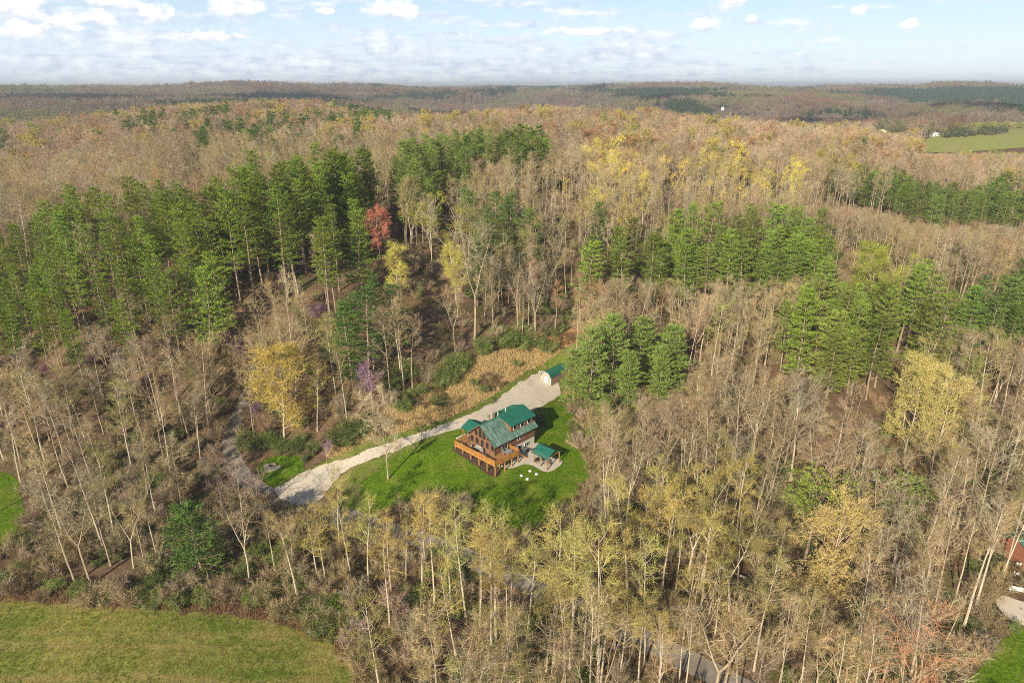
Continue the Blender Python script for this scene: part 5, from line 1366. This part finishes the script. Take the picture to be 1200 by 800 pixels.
# fallen trunks on the forest floor
def fallen(px, py, L, rz, label):
    p = hit(px, py); o = empty('fallen_tree', (p[0], p[1], p[2] + .28), rz); tag(o, label, 'fallen tree', 'fallen trunks in the woods')
    rng = np.random.default_rng(int(px * 7 + py)); G = Geo(); q_ = poly(rng, (0, 0, 0), (1, 0, .02), L, 6, -.004, .05); G.tube(q_, np.linspace(.3, .08, 7), 6)
    t = bpy.data.objects.new('trunk', G.mesh('trunk', M_PALE)); COL.objects.link(t); t.parent = o
    B = Geo()
    for k_ in range(7):
        pp, dd = sub(q_, rng.uniform(.5, 1)); e_ = poly(rng, pp, dd + rng.normal(0, .8, 3) + np.array([0, 0, .4]), rng.uniform(1, 3), 3, 0, .15); B.tube(e_, np.linspace(.07, .02, 4), 3)
    b_ = bpy.data.objects.new('branches', B.mesh('branches', M_PALE)); COL.objects.link(b_); b_.parent = o
for (px, py, L, a_, lab) in [(496, 440, 13, 2.4, 'pale trunk lying at the wood edge above the dry meadow'), (470, 425, 11, .9, 'broken pale trunk in the dark wood left of the dry meadow'), (300, 705, 8, .4, 'fallen trunk in the brush above the field bend'), (170, 640, 9, 2.0, 'fallen trunk on the open slope by the dark conifer'),
                             (860, 560, 12, 1.1, 'trunk lying in the dark gap of the right hand wood'), (1000, 742, 11, .3, 'fallen trunk near the small brown hut'), (905, 690, 10, 2.7, 'fallen trunk left of the round golden tree'), (540, 790, 8, .2, 'fallen trunk by the bright bushes at the bottom'), (95, 560, 10, 1.5, 'fallen trunk above the twin pale sycamores'), (780, 520, 10, 2.2, 'fallen trunk in the wood right of the pavilion')]:
    fallen(px, py, L, a_, lab)

# hedge and shrubs of the far pasture
for (pxs, D, tn, gl) in (((1110, 1178), 830, (.05, .10, .03), 'dark'), ((1105, 1200), 930, (.34, .36, .06), 'yellow green')):
    rows = []
    for t in np.linspace(0, 1, 26):
        px = pxs[0] + (pxs[1] - pxs[0]) * t; x, y, zq = at_far(px + RNG.normal(0, .6), D + RNG.normal(0, 5)); rows.append((x, y, zq, RNG.uniform(4.5, 7.5), int(RNG.integers(0, 3)), RNG.uniform(0, 6), *jit(tn)))
    scatter('hedge', rows, P_BUSH, [1.8, 1.6, 2.3], gl + ' hedge of shrubs along the far pasture')

tick('understorey')
# understorey
q = near_points(2.2, 64, 300, 23); q = q[~blocked(q)]
P = np.column_stack([q, ground_z(q[:, 0], q[:, 1])]); F = project(P)
k = (F[:, 0] > -60) & (F[:, 0] < 1260) & (F[:, 1] < 900); P = P[k]; F = F[k]; N_ = len(P)
dn = fbm(P[:, 0] / 14, P[:, 1] / 14, 31, 3); u = RNG.uniform(size=N_)
inpine = np.zeros(N_, bool)
for r_ in R_PINES[:5]: inpine |= inside(r_[0], F[:, 0], F[:, 1])
bz = (u < np.where((F[:, 0] < 400) & (F[:, 1] > 420), .50, .40)) & ~(inpine & (u > .08)); gr_ = (dn > .50) & (u > .60) & ~inpine
rows = [(*P[i], RNG.uniform(1.3, 4.2), int(RNG.integers(0, 2)), RNG.uniform(0, 6), *jit((.37, .285, .165) if RNG.uniform() < .7 else (.42, .34, .22))) for i in np.where(bz)[0]]
scatter('brushwood', rows, P_BRUSH, [2.2, 2.8], 'brown leafless undergrowth below the trees')
rows = [(*P[i], RNG.uniform(.8, 2.4), int(RNG.integers(0, 3)), RNG.uniform(0, 6), *jit((.17, .235, .055))) for i in np.where(gr_)[0]]
scatter('green_undergrowth', rows, P_BUSH, [1.8, 1.6, 2.3], 'green leafing undergrowth below the trees')
rows = [(*P[i], RNG.uniform(1.6, 3.2), int(RNG.integers(0, 3)), RNG.uniform(0, 6), *jit((.32, .16, .28))) for i in np.where(inside(R_PINES[0][0], F[:, 0], F[:, 1]) & (u > .975))[0]]
scatter('pink_undergrowth', rows, P_BUSH, [1.8, 1.6, 2.3], 'pinkish purple flowering saplings below the left pines')
# meadow grass and brush
lo, hi = L_MEADOW.min(0), L_MEADOW.max(0); q = RNG.uniform(lo, hi, (16000, 2)); q = q[inside(L_MEADOW, q[:, 0], q[:, 1])]
vv = np.sqrt(((q[:, None] - L_VERGE[None]) ** 2).sum(-1)).min(1); q = q[~inside(L_VERGE, q[:, 0], q[:, 1])]
zq = ground_z(q[:, 0], q[:, 1]) + .05; pm = fbm(q[:, 0] / 6, q[:, 1] / 6, 91, 3)
rows = [(q[i, 0], q[i, 1], zq[i], RNG.uniform(.4, .95), int(RNG.integers(0, 3)), RNG.uniform(0, 6), *jit((.74, .57, .29) if pm[i] > .42 else ((.34, .21, .12) if RNG.uniform() < .7 else (.16, .18, .05)))) for i in range(len(q))]
scatter('meadow_grass', rows, P_TUFT, [.75] * 3, 'tall tan dead grass on the bank above the driveway')
# grass creeping over the edges of lawn and gravel
rows = []
for loop, spread_, tints in ((L_LAWN, .7, ((.13, .22, .03), (.30, .25, .11), (.20, .24, .05))), (L_DRIVE, .35, ((.16, .22, .04), (.36, .29, .14))), (L_SIDE, .9, ((.14, .2, .03), (.33, .26, .13))), (L_RLAWN, .9, ((.14, .2, .03), (.33, .26, .13))), (L_PADLAWN, .5, ((.13, .2, .03), (.28, .22, .1)))):
    for pnt in loop:
        for _ in range(4):
            x, y = pnt + RNG.normal(0, spread_, 2); d_ = np.hypot(*(np.array(house_pt(5, 2)) - (x, y)))
            if d_ > 10: rows.append((x, y, gz(x, y) + .08, RNG.uniform(.12, .34), int(RNG.integers(0, 3)), RNG.uniform(0, 6), *jit(tints[int(RNG.integers(0, len(tints)))])))
q = RNG.uniform(L_FIELD.min(0), L_FIELD.max(0), (26000, 2)); q = q[inside(L_FIELD, q[:, 0], q[:, 1])]; zq = ground_z(q[:, 0], q[:, 1]) + .04; pm = fbm(q[:, 0] / 5, q[:, 1] / 9, 93, 3)
frows = [(q[i, 0], q[i, 1], zq[i], RNG.uniform(.08, .24), int(RNG.integers(0, 3)), RNG.uniform(0, 6), *jit((.54, .45, .17) if pm[i] < .5 else (.28, .32, .06), .2)) for i in range(len(q))]
scatter('field_grass', frows, P_TUFT, [.75] * 3, 'stubbly tufts of green and straw grass over the field')
scatter('edge_grass', rows, P_TUFT, [.75] * 3, 'rough grass creeping over the edges of lawn and gravel')
# rough margin of the lower field
e = smooth_loop(hits([(-40, 692), (60, 698), (150, 703), (230, 708), (290, 714), (345, 727), (392, 744), (420, 775), (432, 810)]), False, .5)
rows = []
for pnt in e:
    for _ in range(5):
        x, y = pnt + RNG.normal(0, .9, 2); rows.append((x, y, gz(x, y), RNG.uniform(.4, 1.1), int(RNG.integers(0, 3)), RNG.uniform(0, 6), *jit((.36, .22, .13))))
scatter('margin_grass', rows, P_TUFT, [.75] * 3, 'brown dead grass along the field margin')

# bushes one can point to
def bush_thing(px, py, hpx, tint, label, group, k=0):
    if hpx > 11:                                        # a tall clump is a few overlapping bushes
        for dx, dy, f in ((-.35, -.05, .62), (.38, .08, .6), (.0, -.35, .66), (.05, .2, .5)): bush_thing(px + dx * hpx, py + dy * hpx, min(11, hpx * f), tint, label, group, int(RNG.integers(0, 3)))
        return
    p = hit(px, py); hgt = height_for(p, py - hpx)
    o = bpy.data.objects.new('bush', ME_BUSH[k]); COL.objects.link(o); o.location = tuple(p); s = hgt / [1.8, 1.6, 2.3][k]; o.scale = (s * 1.15, s * 1.15, s); o.rotation_euler.z = RNG.uniform(0, 6)
    o['tint'] = [float(c) for c in jit(tint)]; tag(o, label, 'bush', group); return o
GB = (.19, .28, .05)
for i, (px, py, hp) in enumerate([(515, 448, 18), (528, 440, 20), (543, 430, 16), (470, 478, 14), (490, 462, 10), (567, 412, 16), (600, 405, 18), (612, 398, 20), (625, 404, 16), (645, 412, 10), (515, 474, 9), (555, 452, 8), (566, 459, 7), (575, 472, 5), (605, 430, 8), (460, 450, 20), (476, 440, 16), (590, 400, 18), (640, 412, 10)]):
    bush_thing(px, py, hp, GB, 'green bush on the dry meadow bank above the driveway', 'bushes on the meadow bank', i % 3)
for i, (px, py, hp) in enumerate([(560, 800, 26), (590, 792, 24), (615, 790, 26), (575, 775, 16), (540, 790, 20), (600, 805, 22)]):
    bush_thing(px, py, hp, (.23, .34, .05), 'bright green bush at the bottom of the lower wood', 'bright bushes at the bottom', i % 3)
for i, (px, py, hp) in enumerate([(65, 690, 10), (92, 694, 12), (120, 700, 12), (165, 700, 11), (180, 698, 14), (215, 705, 12), (240, 708, 16), (300, 705, 22), (345, 690, 22), (365, 720, 26), (395, 728, 34), (330, 660, 18), (300, 640, 16), (345, 645, 20), (372, 612, 16), (388, 715, 22)]):
    bush_thing(px, py, hp, (.21, .29, .055), 'green bush along the upper edge of the field', 'bushes along the field edge', i % 3)
for i, (px, py, hp) in enumerate([(303, 526, 14), (330, 528, 12), (348, 527, 12), (292, 525, 16), (400, 520, 18), (415, 508, 20), (430, 500, 20), (318, 522, 14), (365, 534, 10)]):
    bush_thing(px, py, hp, (.12, .18, .04), 'dark green bush on the bank left of the driveway', 'bushes left of the driveway', i % 3)
for i, (px, py, hp) in enumerate([(690, 512, 10), (698, 520, 10), (672, 500, 8), (705, 505, 14), (690, 480, 12), (700, 490, 12)]):
    bush_thing(px, py, hp, (.25, .30, .07), 'yellow green bush on the clay bank right of the pavilion', 'bushes right of the pavilion', i % 3)

tick('haze')
# ------------------------------------------------------------------ unseen cumulus, placed towards the sun to shade the distant hills
m, t, out = mat('cloud_white')
d = t.node('ShaderNodeBsdfDiffuse'); d.inputs['Color'].default_value = (.86, .87, .9, 1); tr = t.node('ShaderNodeBsdfTranslucent'); tr.inputs['Color'].default_value = (.8, .82, .86, 1)
mx = t.node('ShaderNodeMixShader'); mx.inputs[0].default_value = .3; t.l.new(d.outputs[0], mx.inputs[1]); t.l.new(tr.outputs[0], mx.inputs[2]); t.l.new(mx.outputs[0], out.inputs['Surface'])
for ci, (px, D, wx_, wy_, lab) in enumerate([(520, 1500, 420, 200, 'cumulus out of view shading the middle of the valley'), (780, 1750, 460, 230, 'cumulus out of view shading the hills right of the middle'), (985, 1150, 240, 150, 'small cumulus out of view shading the right hand valley'), (1185, 1420, 330, 260, 'cumulus out of view shading the far right hills'), (330, 1750, 330, 180, 'cumulus out of view shading the hills left of the middle'), (625, 2900, 620, 330, 'broad cumulus out of view shading the hills farther along the valley'), (60, 1500, 300, 170, 'cumulus out of view shading the far left hills')]):
    gp = np.array(at_far(px, D)); al = (1250 + 60 * ci - gp[2]) / to_sun.z; c = gp + np.array(to_sun) * al
    bm = bmesh.new(); rng = np.random.default_rng(300 + ci)
    for k in range(11):
        a = rng.uniform(0, 6.28); r_ = math.sqrt(rng.uniform(0, 1)) * .8; rad = min(wx_, wy_) * rng.uniform(.22, .5) * (1.1 - .5 * r_)
        mt = Matrix.Translation((math.cos(a) * r_ * wx_ * .5, math.sin(a) * r_ * wy_ * .5, rng.uniform(0, 40))) @ Matrix.Diagonal((1.25, 1, .62, 1))
        bmesh.ops.create_icosphere(bm, subdivisions=3, radius=rad, matrix=mt)
    for v in bm.verts:
        f_ = vnoise(np.array([v.co.x / 45 + 9]), np.array([v.co.y / 45 + v.co.z / 40]), 12 + ci)[0] - .5
        v.co += v.normal * f_ * 45
        if v.co.z < -14: v.co.z = -14 + (v.co.z + 14) * .15
    me = bpy.data.meshes.new('cloud'); bm.to_mesh(me); bm.free(); me.materials.append(m)
    me.polygons.foreach_set('use_smooth', np.ones(len(me.polygons), bool))
    o = bpy.data.objects.new('cloud', me); COL.objects.link(o); o.location = tuple(c); tag(o, 'white ' + lab, None, None, 'structure')

# ------------------------------------------------------------------ haze
m, t, out = mat('thin_air')
pv = t.node('ShaderNodeVolumePrincipled'); pv.inputs['Density'].default_value = 1.6e-4; pv.inputs['Color'].default_value = (.80, .88, 1.0, 1); pv.inputs['Anisotropy'].default_value = 0.2
t.l.new(pv.outputs[0], out.inputs['Volume'])

hz = MB().box(-21000, 21000, -2500, 22000, -40, 125).build('haze', m)
tag(hz, 'thin pale air over the valley', None, None, 'stuff')
print('TREES', cnt, {k: len(v) for k, v in stuff.items()}, 'objects', len(bpy.data.objects))
